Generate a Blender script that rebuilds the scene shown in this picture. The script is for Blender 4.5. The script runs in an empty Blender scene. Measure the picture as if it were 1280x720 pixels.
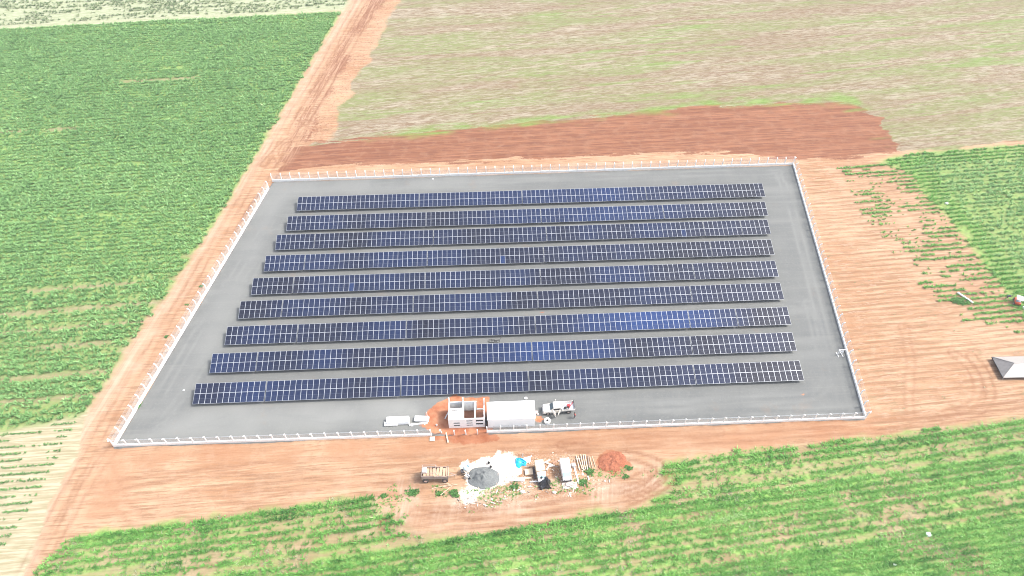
import bpy, math, random
import numpy as np
from mathutils import Vector, Matrix

R = math.radians
scene = bpy.context.scene
COL = scene.collection
random.seed(11)
rng = np.random.default_rng(11)

# ------------------------------------------------------------------ camera
cam_d = bpy.data.cameras.new("camera")
cam_d.lens = 24.0
cam_d.sensor_width = 36.0
cam_d.clip_start = 0.5
cam_d.clip_end = 12000
cam = bpy.data.objects.new("camera", cam_d)
cam.location = (0, 0, 112.0)
cam.rotation_euler = (R(90 - 46.5), 0, 0)
COL.objects.link(cam)
scene.camera = cam

# ------------------------------------------------------------------ sky, sun, exposure
SUN_EL, SUN_AZ = 52.0, 84.0            # azimuth clockwise from +Y
world = bpy.data.worlds.new("World")
scene.world = world
world.use_nodes = True
wn = world.node_tree.nodes
wn.clear()
sky = wn.new("ShaderNodeTexSky")
sky.sky_type = 'NISHITA'
sky.sun_disc = False
sky.sun_elevation = R(SUN_EL)
sky.sun_rotation = R(SUN_AZ)
sky.air_density = 1.0
sky.dust_density = 3.0
sky.ozone_density = 1.0
bgn = wn.new("ShaderNodeBackground")
bgn.inputs[1].default_value = 0.12
won = wn.new("ShaderNodeOutputWorld")
hsv = wn.new("ShaderNodeHueSaturation")
hsv.inputs['Saturation'].default_value = .55        # high thin cloud
world.node_tree.links.new(sky.outputs[0], hsv.inputs['Color'])
world.node_tree.links.new(hsv.outputs[0], bgn.inputs[0])
world.node_tree.links.new(bgn.outputs[0], won.inputs[0])
sun_d = bpy.data.lights.new("sun", 'SUN')
sun_d.energy = 1.5
sun_d.angle = R(10)
sun_d.color = (1.0, 0.955, 0.90)
sun = bpy.data.objects.new("sun", sun_d)
sdir = Vector((math.cos(R(SUN_EL)) * math.sin(R(SUN_AZ)), math.cos(R(SUN_EL)) * math.cos(R(SUN_AZ)), math.sin(R(SUN_EL))))
sun.rotation_euler = sdir.to_track_quat('Z', 'Y').to_euler()
sun.location = sdir * 300
COL.objects.link(sun)
scene.view_settings.view_transform = 'Standard'
scene.view_settings.look = 'None'
scene.view_settings.gamma = 1.0
scene.view_settings.use_curve_mapping = False
scene.view_settings.exposure = 1.75
scene.render.engine = 'CYCLES'
scene.cycles.filter_width = 1.0

# ------------------------------------------------------------------ node helpers
class NT:
    def __init__(s, name):
        s.m = bpy.data.materials.new(name)
        s.m.use_nodes = True
        s.t = s.m.node_tree
        s.n = s.t.nodes
        s.n.clear()
        s.out = s.n.new("ShaderNodeOutputMaterial")
        s._co = None
    def link(s, a, b): s.t.links.new(a, b)
    def setin(s, sock, v):
        if hasattr(v, 'is_linked') or isinstance(v, bpy.types.NodeSocket): s.link(v, sock)
        else:
            if sock.type == 'RGBA' and len(v) == 3: v = (*v, 1)
            sock.default_value = v
    def co(s):
        if s._co is None: s._co = s.n.new("ShaderNodeTexCoord").outputs['Object']
        return s._co
    def mapping(s, yaw=0, scale=(1, 1, 1)):
        m = s.n.new("ShaderNodeMapping")
        m.vector_type = 'TEXTURE'
        m.inputs['Rotation'].default_value = (0, 0, R(yaw))
        m.inputs['Scale'].default_value = tuple(1.0 / c for c in scale)
        s.link(s.co(), m.inputs[0])
        return m.outputs[0]
    def noise(s, scale=1.0, detail=3, rough=.55, vec=None, dist=0.0):
        k = s.n.new("ShaderNodeTexNoise")
        k.inputs['Scale'].default_value = scale
        k.inputs['Detail'].default_value = detail
        k.inputs['Roughness'].default_value = rough
        k.inputs['Distortion'].default_value = dist
        s.link(vec if vec is not None else s.co(), k.inputs['Vector'])
        return k.outputs['Fac']
    def ramp(s, fac, *stops):
        k = s.n.new("ShaderNodeValToRGB")
        e = k.color_ramp.elements
        while len(e) < len(stops): e.new(.5)
        for i, (p, c) in enumerate(sorted(stops, key=lambda q: q[0])):
            e[i].position = p
            e[i].color = (c, c, c, 1) if not hasattr(c, '__len__') else (*c, 1)
        s.link(fac, k.inputs[0])
        return k.outputs[0]
    def mix(s, fac, a, b, mode='MIX'):
        k = s.n.new("ShaderNodeMix")
        k.data_type = 'RGBA'
        k.blend_type = mode
        s.setin(k.inputs[0], fac)
        s.setin(k.inputs[6], a)
        s.setin(k.inputs[7], b)
        return k.outputs[2]
    def math(s, op, a, b=0.0, clamp=False):
        k = s.n.new("ShaderNodeMath")
        k.operation = op
        k.use_clamp = clamp
        s.setin(k.inputs[0], a)
        s.setin(k.inputs[1], b)
        return k.outputs[0]
    def attr(s, name):
        k = s.n.new("ShaderNodeAttribute")
        k.attribute_name = name
        return k.outputs['Fac']
    def bump(s, h, strength=.4, dist=.1):
        k = s.n.new("ShaderNodeBump")
        k.inputs['Strength'].default_value = strength
        k.inputs['Distance'].default_value = dist
        s.link(h, k.inputs['Height'])
        return k.outputs[0]
    def bsdf(s, color, rough=.7, metal=0.0, spec=.5, normal=None, **kw):
        b = s.n.new("ShaderNodeBsdfPrincipled")
        s.setin(b.inputs['Base Color'], color)
        s.setin(b.inputs['Roughness'], rough)
        b.inputs['Metallic'].default_value = metal
        b.inputs['Specular IOR Level'].default_value = spec
        if normal is not None: s.link(normal, b.inputs['Normal'])
        return b
    def done(s, b):
        s.link(b.outputs[0], s.out.inputs[0])
        return s.m

_mats = {}
def paint(name, c, rough=.55, metal=0.0, var=.12, scale=2.5, dirt=None, spec=.5):
    """plain coloured surface with uneven wear"""
    if name in _mats: return _mats[name]
    t = NT(name)
    n = t.noise(scale, 4)
    d = dirt or tuple(x * (1 - var * 2) for x in c)
    col = t.mix(t.ramp(n, (.35, 0.0), (.7, 1.0)), c, tuple(x * (1 - var) + y * var for x, y in zip(c, d)))
    if dirt: col = t.mix(t.ramp(t.noise(scale * 3, 3), (.52, 0.0), (.72, .55)), col, dirt)
    _mats[name] = t.done(t.bsdf(col, rough, metal, spec))
    return _mats[name]

# ------------------------------------------------------------------ mesh helpers
class MB:
    def __init__(s): s.v, s.f, s.mi = [], [], []
    def add(s, vs, fs, mi=0):
        o = len(s.v)
        s.v += [tuple(p) for p in vs]
        s.f += [tuple(i + o for i in f) for f in fs]
        s.mi += [mi] * len(fs)
        return s
    def box(s, c, d, rz=0, mi=0, rx=0, ry=0):
        M = Matrix.Translation(c) @ Matrix.Rotation(rz, 4, 'Z') @ Matrix.Rotation(ry, 4, 'Y') @ Matrix.Rotation(rx, 4, 'X')
        vs = [M @ Vector((x * d[0] / 2, y * d[1] / 2, z * d[2] / 2)) for x in (-1, 1) for y in (-1, 1) for z in (-1, 1)]
        return s.add(vs, [(0, 1, 3, 2), (4, 6, 7, 5), (0, 4, 5, 1), (2, 3, 7, 6), (0, 2, 6, 4), (1, 5, 7, 3)], mi)
    def frame(s, d):
        d = Vector(d).normalized()
        a = Vector((0, 0, 1)) if abs(d.z) < .95 else Vector((1, 0, 0))
        x = d.cross(a).normalized()
        return x, x.cross(d).normalized()
    def beam(s, p, q, w, h, mi=0):
        p, q = Vector(p), Vector(q)
        x, y = s.frame(q - p)
        vs = [b + x * i * w / 2 + y * j * h / 2 for b in (p, q) for i, j in ((-1, -1), (1, -1), (1, 1), (-1, 1))]
        return s.add(vs, [(0, 1, 2, 3), (7, 6, 5, 4), (0, 4, 5, 1), (1, 5, 6, 2), (2, 6, 7, 3), (3, 7, 4, 0)], mi)
    def tube(s, p, q, r, r2=None, n=10, mi=0, caps=True):
        p, q = Vector(p), Vector(q)
        r2 = r if r2 is None else r2
        x, y = s.frame(q - p)
        vs = [b + (x * math.cos(6.28318 * i / n) + y * math.sin(6.28318 * i / n)) * rr for b, rr in ((p, r), (q, r2)) for i in range(n)]
        fs = [(i, (i + 1) % n, n + (i + 1) % n, n + i) for i in range(n)]
        if caps: fs += [tuple(range(n))[::-1], tuple(range(n, 2 * n))]
        return s.add(vs, fs, mi)
    def lathe(s, c, prof, axis='Z', n=18, mi=0):
        """prof: list of (radius, height) revolved about an axis through c"""
        vs, fs = [], []
        for r, h in prof:
            for i in range(n):
                a = 6.28318 * i / n
                p = {'Z': (r * math.cos(a), r * math.sin(a), h), 'Y': (r * math.cos(a), h, r * math.sin(a)), 'X': (h, r * math.cos(a), r * math.sin(a))}[axis]
                vs.append(Vector(c) + Vector(p))
        for k in range(len(prof) - 1):
            for i in range(n):
                j = (i + 1) % n
                fs.append((k * n + i, k * n + j, (k + 1) * n + j, (k + 1) * n + i))
        return s.add(vs, fs, mi)
    def prism(s, prof, y0, y1, mi=0, y0b=None, y1b=None):
        """side profile (x,z) extruded from y0 to y1"""
        n = len(prof)
        vs = [(x, y0, z) for x, z in prof] + [(x, y1, z) for x, z in prof]
        fs = [(i, (i + 1) % n, n + (i + 1) % n, n + i) for i in range(n)] + [tuple(range(n))[::-1], tuple(range(n, 2 * n))]
        return s.add(vs, fs, mi)
    def mesh(s, name, mats):
        me = bpy.data.meshes.new(name)
        me.from_pydata(s.v, [], s.f)
        for m in (mats if isinstance(mats, (list, tuple)) else [mats]): me.materials.append(m)
        me.polygons.foreach_set('material_index', s.mi)
        me.validate()
        import bmesh
        b = bmesh.new()
        b.from_mesh(me)
        bmesh.ops.recalc_face_normals(b, faces=b.faces)
        b.to_mesh(me)
        b.free()
        return me
    def build(s, name, mats, parent=None, smooth=False, bevel=0, loc=(0, 0, 0)):
        o = bpy.data.objects.new(name, s.mesh(name, mats))
        COL.objects.link(o)
        o.location = loc
        if parent: o.parent = parent
        if smooth:
            for p in o.data.polygons: p.use_smooth = True
        if bevel:
            b = o.modifiers.new('bevel', 'BEVEL')
            b.width = bevel
            b.segments = 2
            b.limit_method = 'ANGLE'
        return o

def tag(o, label=None, cat=None, group=None, kind=None):
    if label: o['label'] = label
    if cat: o['category'] = cat
    if group: o['group'] = group
    if kind: o['kind'] = kind
    return o
def thing(name, label, cat, loc, rz=0, group=None):
    o = bpy.data.objects.new(name, None)
    o.empty_display_size = .3
    COL.objects.link(o)
    o.location = loc if len(loc) == 3 else (*loc, 0)
    o.rotation_euler = (0, 0, rz)
    return tag(o, label, cat, group)
def part(name, me, parent, loc=(0, 0, 0), rot=None):
    o = bpy.data.objects.new(name, me)
    COL.objects.link(o)
    o.parent = parent
    o.location = loc
    if rot: o.rotation_euler = rot
    return o

# ------------------------------------------------------------------ numpy noise and regions
class VNoise:
    def __init__(s, seed): s.g = np.random.default_rng(seed).random((256, 256))
    def __call__(s, x, y):
        xi, yi = np.floor(x).astype(int), np.floor(y).astype(int)
        fx, fy = x - xi, y - yi
        fx, fy = fx * fx * (3 - 2 * fx), fy * fy * (3 - 2 * fy)
        g = s.g
        a, b = g[xi & 255, yi & 255], g[(xi + 1) & 255, yi & 255]
        c, d = g[xi & 255, (yi + 1) & 255], g[(xi + 1) & 255, (yi + 1) & 255]
        return (a * (1 - fx) + b * fx) * (1 - fy) + (c * (1 - fx) + d * fx) * fy
_n = [VNoise(i) for i in range(8)]
def fbm(x, y, scale, oct=3, k=0):
    v, a, t = 0, 1, 0
    for i in range(oct):
        v = v + a * _n[(k + i) % 8](x / scale * 2 ** i + 17.3 * i, y / scale * 2 ** i + 5.1 * i)
        t += a
        a *= .5
    return v / t
def streaky(x, y, yaw, lu, lv, k=0):
    c, s_ = math.cos(R(yaw)), math.sin(R(yaw))
    u, v = x * c + y * s_, -x * s_ + y * c
    return .6 * _n[k](u / lu, v / lv) + .4 * _n[k + 1](u / lu * 2.3, v / lv * 2.1)
def sdf(x, y, poly):
    """signed distance, positive inside"""
    x, y = np.asarray(x, float), np.asarray(y, float)
    d = np.full(x.shape, 1e9)
    ins = np.zeros(x.shape, bool)
    n = len(poly)
    for i in range(n):
        (ax, ay), (bx, by) = poly[i], poly[(i + 1) % n]
        ex, ey = bx - ax, by - ay
        t = np.clip(((x - ax) * ex + (y - ay) * ey) / (ex * ex + ey * ey + 1e-9), 0, 1)
        d = np.minimum(d, np.hypot(x - ax - t * ex, y - ay - t * ey))
        if ey != 0: ins ^= ((ay > y) != (by > y)) & (x < ex * (y - ay) / ey + ax)
    return np.where(ins, d, -d)
def sstep(v, a, b):
    t = np.clip((v - a) / (b - a), 0, 1)
    return t * t * (3 - 2 * t)
def region_rows(x, y, poly, soft, rag, yaw, k=0):
    return sstep(sdf(x, y, poly) + (streaky(x, y, yaw, 7, .9, k) - .5) * 2 * rag, -soft, soft)
def region(x, y, poly, soft=1.0, rag=1.5, scale=4.0, k=0):
    return sstep(sdf(x, y, poly) + (fbm(x, y, scale, 3, k) - .5) * 2 * rag, -soft, soft)

CANE_LEFT = [(-196.63,230.21),(-63.12,245.91),(-69.64,174.63),(-73.51,133.72),(-76.74,109.57),(-79.52,96.27),(-80.59,85.88),(-82.11,73.3),(-88.43,70.97),(-104.37,66.82)]
PALE_TOP = [(-226.14,266.01),(-60.1,266.01),(-62.8,249.23),(-99.64,245.26),(-206.49,232.63)]
SPARSE_LEFT = [(-104.09,66.31),(-88.26,70.62),(-83.26,72.4),(-82.89,65.47),(-83.25,57.49),(-83.85,50.17),(-84.31,45.8),(-90.45,42.16)]
PALE_LEFT = [(-104.76,67.5),(-88.59,71.33),(-81.72,73.85),(-80.23,65.47),(-80.42,57.49),(-80.39,49.47),(-79.22,40.89),(-89.74,40.89)]
ROAD_PALE = [(-61.96,266.01),(-54.83,266.01),(-63.06,207.71),(-66.57,174.63),(-70.54,139.18),(-73,114.03),(-74.96,95.59),(-77.46,77.95),(-79.93,65.47),(-80.03,53.02),(-78.2,40.89),(-85.55,40.27),(-83.39,46.07),(-83.94,61.39),(-82.11,73.3),(-79.52,96.27),(-76.74,109.57),(-73.51,133.72),(-69.64,174.63),(-63.23,246.57)]
ROAD_ALL = [(-61.96,266.01),(-47.09,266.01),(-55.18,207.71),(-58.98,163.2),(-63.7,146.95),(-64.98,133.72),(-70.04,99.04),(-73.53,68.01),(-74.27,59.03),(-75.45,46.07),(-76.61,40.27),(-88.69,39.04),(-83.39,46.07),(-83.94,61.39),(-82.11,73.3),(-79.52,96.27),(-76.74,109.57),(-73.51,133.72),(-69.64,174.63),(-63.23,246.57)]
ROAD_RED = [(-54.83,266.01),(-46.47,266.01),(-54.31,218.58),(-57.49,178.94),(-57.85,163.2),(-63.59,158.58),(-66.1,174.63),(-62.27,207.71)]
STUBBLE = [(-47.27,267.48),(-57.13,174.63),(-57.88,160.1),(-45.25,162.42),(14,171.27),(57.49,178.94),(98.8,180.7),(102.69,174.63),(103.75,158.58),(123.39,160.1),(181.5,170.44),(242.56,267.48)]
STUB_RED = [(-49.57,266.01),(-40.27,266.01),(-46.16,218.58),(-51.06,183.37),(-51.26,164.38),(-58.82,162.42),(-57.49,178.94),(-54.31,218.58)]
PLOUGHED = [(-62.54,160.87),(-45.69,165.18),(14.16,174.63),(58.18,182.48),(102.42,184.28),(108.59,175.91),(108.22,158.58),(92.82,155.95),(79.24,154.83),(58.01,158.58),(13.26,155.95),(-26.27,153.37),(-52.33,152.27),(-62.64,149.76)]
LIME_EDGE = [(-42.32,165.58),(-18.67,171.27),(14.25,176.34),(50.98,182.92),(78.86,187.48),(104.9,187.95),(107.87,182.48),(102.42,184.28),(58,181.58),(14.12,173.78),(-38.73,164.38)]
CANE_RIGHT = [(100.84,153.73),(108.88,157.44),(147.05,162.42),(178.44,165.58),(132.31,92.25),(110.83,93.36),(111.92,105.04),(111.38,114.03),(110.55,126.69),(108.58,140.83),(107.86,149.41)]
CANE_EDGE = [(99.74,153.73),(107.77,157.44),(114.78,153),(116.19,139.18),(116.33,122.32),(116.71,106.28),(113.13,94.47),(111.06,103.33),(110.44,114.03),(109.56,126.69),(107.54,140.83),(107.43,149.41)]
SPARSE_RIGHT = [(88.19,151.91),(101.94,153.73),(107.58,148.7),(108.3,140.16),(110.28,126.1),(111.12,113.49),(112.09,104.31),(111.1,92.25),(97.01,96.73),(93.32,108.81),(89.38,128.19),(87.7,140.83)]
BOTTOM = [(-76.92,40.89),(-75.71,46.07),(-73.27,48.64),(-59.95,50.88),(-46.91,53.02),(-33.48,54.93),(-24.54,55.82),(-22.35,53.02),(-16.17,49.06),(-5.39,49.06),(8.21,51.59),(22.27,54.49),(27.98,57.18),(26.42,59.97),(27.65,62.35),(47.32,65.31),(70.47,67.84),(99.85,72.4),(122.12,76.07),(94.76,32.59),(-77.76,32.59)]
WHITE_SAND = [(-9.13,61.71),(-5.87,63.82),(0,64.48),(1.47,63.82),(1.15,59.65),(-2.13,58.41),(-5.09,57.18),(-5.82,53.9),(-8.6,53.9),(-8.86,56.28),(-7.81,58.1),(-8.58,59.34)]
CLAY_HUT = [(-16.59,72.4),(-14.83,75.51),(-6.29,76.82),(-4.38,76.07),(-4.22,68.87),(-2.99,67.5),(-5.94,66.14),(-10.44,66.82),(-15.74,67.84),(-16.96,69.74)]
CLAY_HEAP = [(15.31,64.48),(17.76,65.47),(21.35,64.48),(21.42,61.39),(17.98,60.28),(15.62,61.23)]
TRACKS = [(-26.96,49.06),(-23.46,53.02),(-11.11,54.19),(8.36,54.78),(21.24,57.49),(23.05,60.6),(28.78,62.19),(27.98,57.18),(22.23,54.19),(8.21,51.59),(-5.39,49.06),(-16.12,48.5)]
WORKFLOOR = [(-20,59.03),(-11.31,57.18),(8.57,59.03),(23.26,62.19),(28.24,60.6),(25.48,57.49),(8.36,54.78),(-11.04,53.02),(-21.89,51.59),(-27.6,53.02),(-23.82,55.67)]

# ------------------------------------------------------------------ land material (one soil, several covers)
def land_material():
    t = NT("land")
    a_fur, a_rut, a_lit, a_grass = [t.attr(k) for k in ('w_furrow', 'w_rut', 'w_litter', 'w_grass')]
    a_red, a_pale, a_stub, a_lime, a_clay, a_white, a_crop = [t.attr(k) for k in ('w_red', 'w_pale', 'w_stub', 'w_lime', 'w_clay', 'w_white', 'w_crop')]
    big = t.noise(.035, 4, .6)
    ragn = t.noise(1.3, 5, .7)
    def rag(a, k=.9): return t.ramp(t.math('ADD', a, t.math('MULTIPLY', t.math('SUBTRACT', ragn, .5), k)), (.36, 0.0), (.62, 1.0))
    med = t.noise(.35, 5, .62)
    fine = t.noise(2.2, 4, .7)
    st_row = t.noise(1.0, 4, .6, t.mapping(3.0, (.045, .9, 1)), .4)      # wheel and blade marks along the site
    st_row2 = t.noise(1.0, 3, .6, t.mapping(7.0, (.10, 1.25, 1)), .3)
    st_road = t.noise(1.0, 4, .6, t.mapping(84.0, (.03, .9, 1)), .6)     # wheel marks along the side road
    st_stub = t.noise(1.0, 6, .70, t.mapping(10.2, (.11, .62, 1)), 1.0)
    st_stub2 = t.noise(1.0, 4, .7, t.mapping(10.2, (.16, 1.0, 1)), .3)
    st_plough = t.noise(1.0, 4, .6, t.mapping(5.0, (.02, .8, 1)), .4)
    thin = t.noise(1.0, 4, .65, t.mapping(4.5, (.14, 2.4, 1)), .3)
    thin_rd = t.noise(1.0, 4, .65, t.mapping(83.5, (.09, 2.0, 1)), .4)
    clod = t.noise(1.1, 5, .75)
    # bare soil: peach, with redder and paler streaks and clods
    soil = t.mix(t.ramp(st_row, (.38, 0.0), (.60, 1.0)), (.315, .170, .092), (.42, .272, .168))
    soil = t.mix(t.ramp(st_row2, (.44, 0.0), (.60, .7)), soil, (.295, .160, .086))
    soil = t.mix(t.ramp(t.noise(1.0, 5, .75, t.mapping(4.0, (.45, 3.2, 1)), .3), (.50, 0.0), (.66, .7)), soil, (.265, .145, .080))
    soil = t.mix(t.ramp(big, (.42, 0.0), (.62, .6)), soil, (.45, .31, .20))
    soil = t.mix(t.ramp(thin, (.48, 0.0), (.62, .85)), soil, (.235, .135, .078))
    soil = t.mix(t.ramp(med, (.50, 0.0), (.70, .4)), soil, (.43, .30, .205))
    soil = t.mix(t.ramp(clod, (.54, 0.0), (.70, .6)), soil, (.20, .112, .066))
    soil = t.mix(t.ramp(fine, (.54, 0.0), (.72, .3)), soil, (.46, .33, .225))
    soil = t.mix(t.math('MULTIPLY', t.attr('w_warm'), t.ramp(med, (.3, 1.0), (.7, .55))), soil, t.mix(t.ramp(thin, (.40, 0.0), (.60, 1.0)), (.265, .124, .064), (.355, .190, .108)))
    wv = t.n.new("ShaderNodeTexWave")
    wv.wave_type = 'BANDS'; wv.bands_direction = 'Y'
    wv.inputs['Scale'].default_value = .2166; wv.inputs['Distortion'].default_value = 1.3
    wv.inputs['Detail'].default_value = 3; wv.inputs['Detail Scale'].default_value = 1.2
    t.link(t.mapping(6.6, (.35, 1, 1)), wv.inputs[0])
    fur = t.math('MULTIPLY', t.ramp(wv.outputs['Fac'], (.15, 1.0), (.62, 0.0)), t.ramp(t.noise(1.0, 3, .6, t.mapping(6.6, (.07, .5, 1))), (.36, .05), (.60, .8)))
    soil = t.mix(t.math('MULTIPLY', fur, a_fur), soil, (.225, .122, .068))
    wthin = t.noise(1.0, 4, .7, t.mapping(6.6, (.25, 1.4, 1)), .3)
    soil = t.mix(t.math('MULTIPLY', t.ramp(wthin, (.56, 0.0), (.68, .55)), a_fur), soil, (.20, .155, .085))
    soil = t.mix(t.math('MULTIPLY', t.ramp(wthin, (.34, .8), (.44, 0.0)), a_fur), soil, (.37, .258, .178))
    # pale dusty road and sand
    pale = t.mix(t.ramp(st_road, (.40, 0.0), (.60, 1.0)), (.34, .225, .148), (.43, .325, .235))
    pale = t.mix(t.ramp(thin_rd, (.50, 0.0), (.64, .7)), pale, (.30, .19, .12))
    pale = t.mix(t.ramp(med, (.45, 0.0), (.70, .6)), pale, (.47, .37, .28))
    col = t.mix(a_pale, soil, pale)
    col = t.mix(rag(t.attr('w_straw'), .8), col, t.mix(t.ramp(thin, (.42, 0.0), (.60, 1.0)), (.28, .24, .145), (.395, .35, .24)))
    # red ploughed earth
    red = t.mix(t.ramp(st_plough, (.38, 0.0), (.60, 1.0)), (.185, .074, .040), (.268, .122, .068))
    red = t.mix(t.ramp(thin, (.46, 0.0), (.60, .8)), red, (.135, .058, .036))
    red = t.mix(t.ramp(med, (.5, 0.0), (.72, .6)), red, (.27, .145, .09))
    red = t.mix(t.ramp(fine, (.55, 0.0), (.74, .5)), red, (.13, .055, .035))
    rtr = t.mix(t.ramp(thin_rd, (.42, 0.0), (.60, 1.0)), (.19, .085, .05), (.36, .225, .145))
    red = t.mix(t.attr('w_road'), red, rtr)
    # stubble: straw, brown earth and regrowth lying in drifts
    lng = t.noise(1.0, 5, .7, t.mapping(10.2, (.04, .75, 1)), .8)
    shr = t.noise(1.0, 5, .72, t.mapping(10.2, (.38, 1.5, 1)), .6)
    stub = t.mix(t.ramp(lng, (.42, 0.0), (.56, 1.0)), (.165, .104, .064), (.185, .142, .080))
    stub = t.mix(t.ramp(shr, (.44, 0.0), (.58, .9)), stub, (.245, .200, .140))
    drift = t.ramp(t.noise(1.0, 4, .6, t.mapping(10.2, (.012, .10, 1)), .5), (.40, .1), (.60, 1.0))
    stub = t.mix(t.math('MULTIPLY', t.ramp(st_stub, (.50, 0.0), (.64, .85)), drift), stub, (.35, .315, .245))
    grn = t.noise(1.0, 4, .6, t.mapping(10.2, (.014, .11, 1)), .6)
    stub = t.mix(t.math('MULTIPLY', t.ramp(grn, (.44, 0.0), (.60, .85)), t.ramp(shr, (.44, 1.0), (.66, .45))), stub, (.160, .192, .068))
    stub = t.mix(t.ramp(t.noise(1.0, 4, .72, t.mapping(10.2, (.35, 1.3, 1))), (.52, 0.0), (.62, .75)), stub, (.135, .098, .058))
    stub = t.mix(t.math('MULTIPLY', t.ramp(t.noise(.8, 4, .75, t.mapping(10.2, (.26, 1.35, 1))), (.50, 0.0), (.62, .9)), t.math('ADD', t.math('MULTIPLY', drift, .7), .25)), stub, (.325, .285, .215))
    col = t.mix(rag(a_stub, .7), col, stub)
    col = t.mix(rag(a_red, 1.3), col, red)
    lime = t.mix(t.ramp(shr, (.40, 0.0), (.60, 1.0)), (.10, .19, .03), (.165, .26, .06))
    lime = t.mix(t.ramp(fine, (.5, 0.0), (.7, .6)), lime, (.22, .20, .12))
    col = t.mix(t.math('MULTIPLY', a_lime, .8), col, lime)
    clay = t.mix(t.ramp(med, (.35, 0.0), (.68, 1.0)), (.24, .085, .04), (.36, .165, .09))
    col = t.mix(rag(a_clay, 1.2), col, clay)
    wht = t.mix(t.ramp(med, (.4, 0.0), (.7, 1.0)), (.66, .60, .52), (.54, .45, .36))
    col = t.mix(rag(a_white, 2.0), col, wht)
    crop = t.mix(t.ramp(med, (.4, 0.0), (.65, 1.0)), (.20, .185, .095), (.31, .26, .165))
    crop = t.mix(t.ramp(fine, (.46, 0.0), (.62, .8)), crop, (.13, .19, .065))
    col = t.mix(a_crop, col, crop)
    col = t.mix(t.math('MULTIPLY', t.attr('w_paletop'), .9), col, t.mix(t.ramp(shr, (.40, 0.0), (.62, 1.0)), (.24, .275, .155), (.36, .375, .26)))
    col = t.mix(t.math('MULTIPLY', a_grass, t.ramp(shr, (.42, 1.0), (.66, .72))), col, t.mix(t.ramp(clod, (.40, 0.0), (.62, 1.0)), (.11, .215, .045), (.235, .39, .10)))
    lit1 = t.ramp(t.noise(2.6, 3, .7), (.55, 0.0), (.60, 1.0))
    lit2 = t.ramp(t.noise(3.1, 3, .7, t.mapping(40, (1, 1, 1))), (.57, 0.0), (.62, 1.0))
    col = t.mix(t.math('MULTIPLY', a_lit, t.math('MULTIPLY', lit1, .7)), col, (.50, .42, .34))
    col = t.mix(t.math('MULTIPLY', a_lit, t.math('MULTIPLY', lit2, .8)), col, (.12, .075, .05))
    col = t.mix(t.math('MULTIPLY', a_rut, t.ramp(clod, (.30, 1.0), (.66, .45))), col, (.19, .085, .045))
    h = t.math('ADD', t.math('MULTIPLY', st_row2, .9), t.math('ADD', t.math('MULTIPLY', med, .7), t.math('MULTIPLY', fine, .35)))
    return t.done(t.bsdf(col, .95, spec=.1, normal=t.bump(h, .55, .22)))
LAND = land_material()

def axis(lo, hi, step, far):
    out = [hi + 0.0]
    d = step
    while out[-1] < far:
        d *= 1.45
        out.append(out[-1] + d)
    neg = [lo]
    d = step
    while neg[-1] > -far:
        d *= 1.45
        neg.append(neg[-1] - d)
    return np.array(neg[::-1][:-1] + list(np.arange(lo, hi, step)) + out)

def lane_left(x, y):
    c, s_ = math.cos(R(6.4)), math.sin(R(6.4))
    v = -x * s_ + y * c
    o = np.zeros(x.shape)
    for (p, wd, a, b) in LANES_LEFT:
        v0 = -p[0] * s_ + p[1] * c
        part_ = sstep(x, a - 3, a + 3) * (1 - sstep(x, b - 3, b + 3))
        o = np.maximum(o, part_ * np.exp(-((v - v0 + (fbm(x, y, 9, 2, 3) - .5) * .4) / (wd * 1.9)) ** 2))
    return o
LANES_LEFT = [((-91.64,100.45), .45, -200, -50), ((-82.34,108.81), .5, -78, -58), ((-106.4,105.54), .35, -110, -85), ((-79.44,116.45), .4, -78, -68), ((-101.67,88.59), .4, -100, -84), ((-84.65,87.75), .5, -82, -66),
              ((-93.51,81.84), .35, -110, -75), ((-114.51,171.69), .55, -135, -125), ((-143.45,168.8), .4, -160, -140), ((-104.69,198.51), .5, -125, -100), ((-99.21,94.02), .3, -110, -60), ((-84.95,77), .35, -110, -70)]
def bare_tracks(x, y):
    """two-wheel tractor lanes between the crop beds, 9 degrees off the camera's x axis"""
    c, s_ = math.cos(R(9.0)), math.sin(R(9.0))
    v = -x * s_ + y * c
    out = np.zeros(x.shape)
    for v0, wd in BARE:
        out = np.maximum(out, np.exp(-((v - v0 + (fbm(x, y, 8, 2, 3) - .5) * .4) / (wd * 1.05)) ** 2))
    return out
def vv(p): return -p[0] * math.sin(R(9.0)) + p[1] * math.cos(R(9.0))
BARE = [(vv((43.5,61.71)), .38), (vv((42.85,59.03)), .42), (vv((40.15,53.61)), .3), (vv((39.09,49.06)), .35), (vv((74.51,53.02)), .5), (vv((-45.82,49.06)), .4), (vv((-45,46.07)), .45), (vv((-42.24,50.88)), .3), (vv((7.94,46.07)), .35), (vv((-44.28,43.44)), .4), (vv((34.14,44.74)), .3)]
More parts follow.
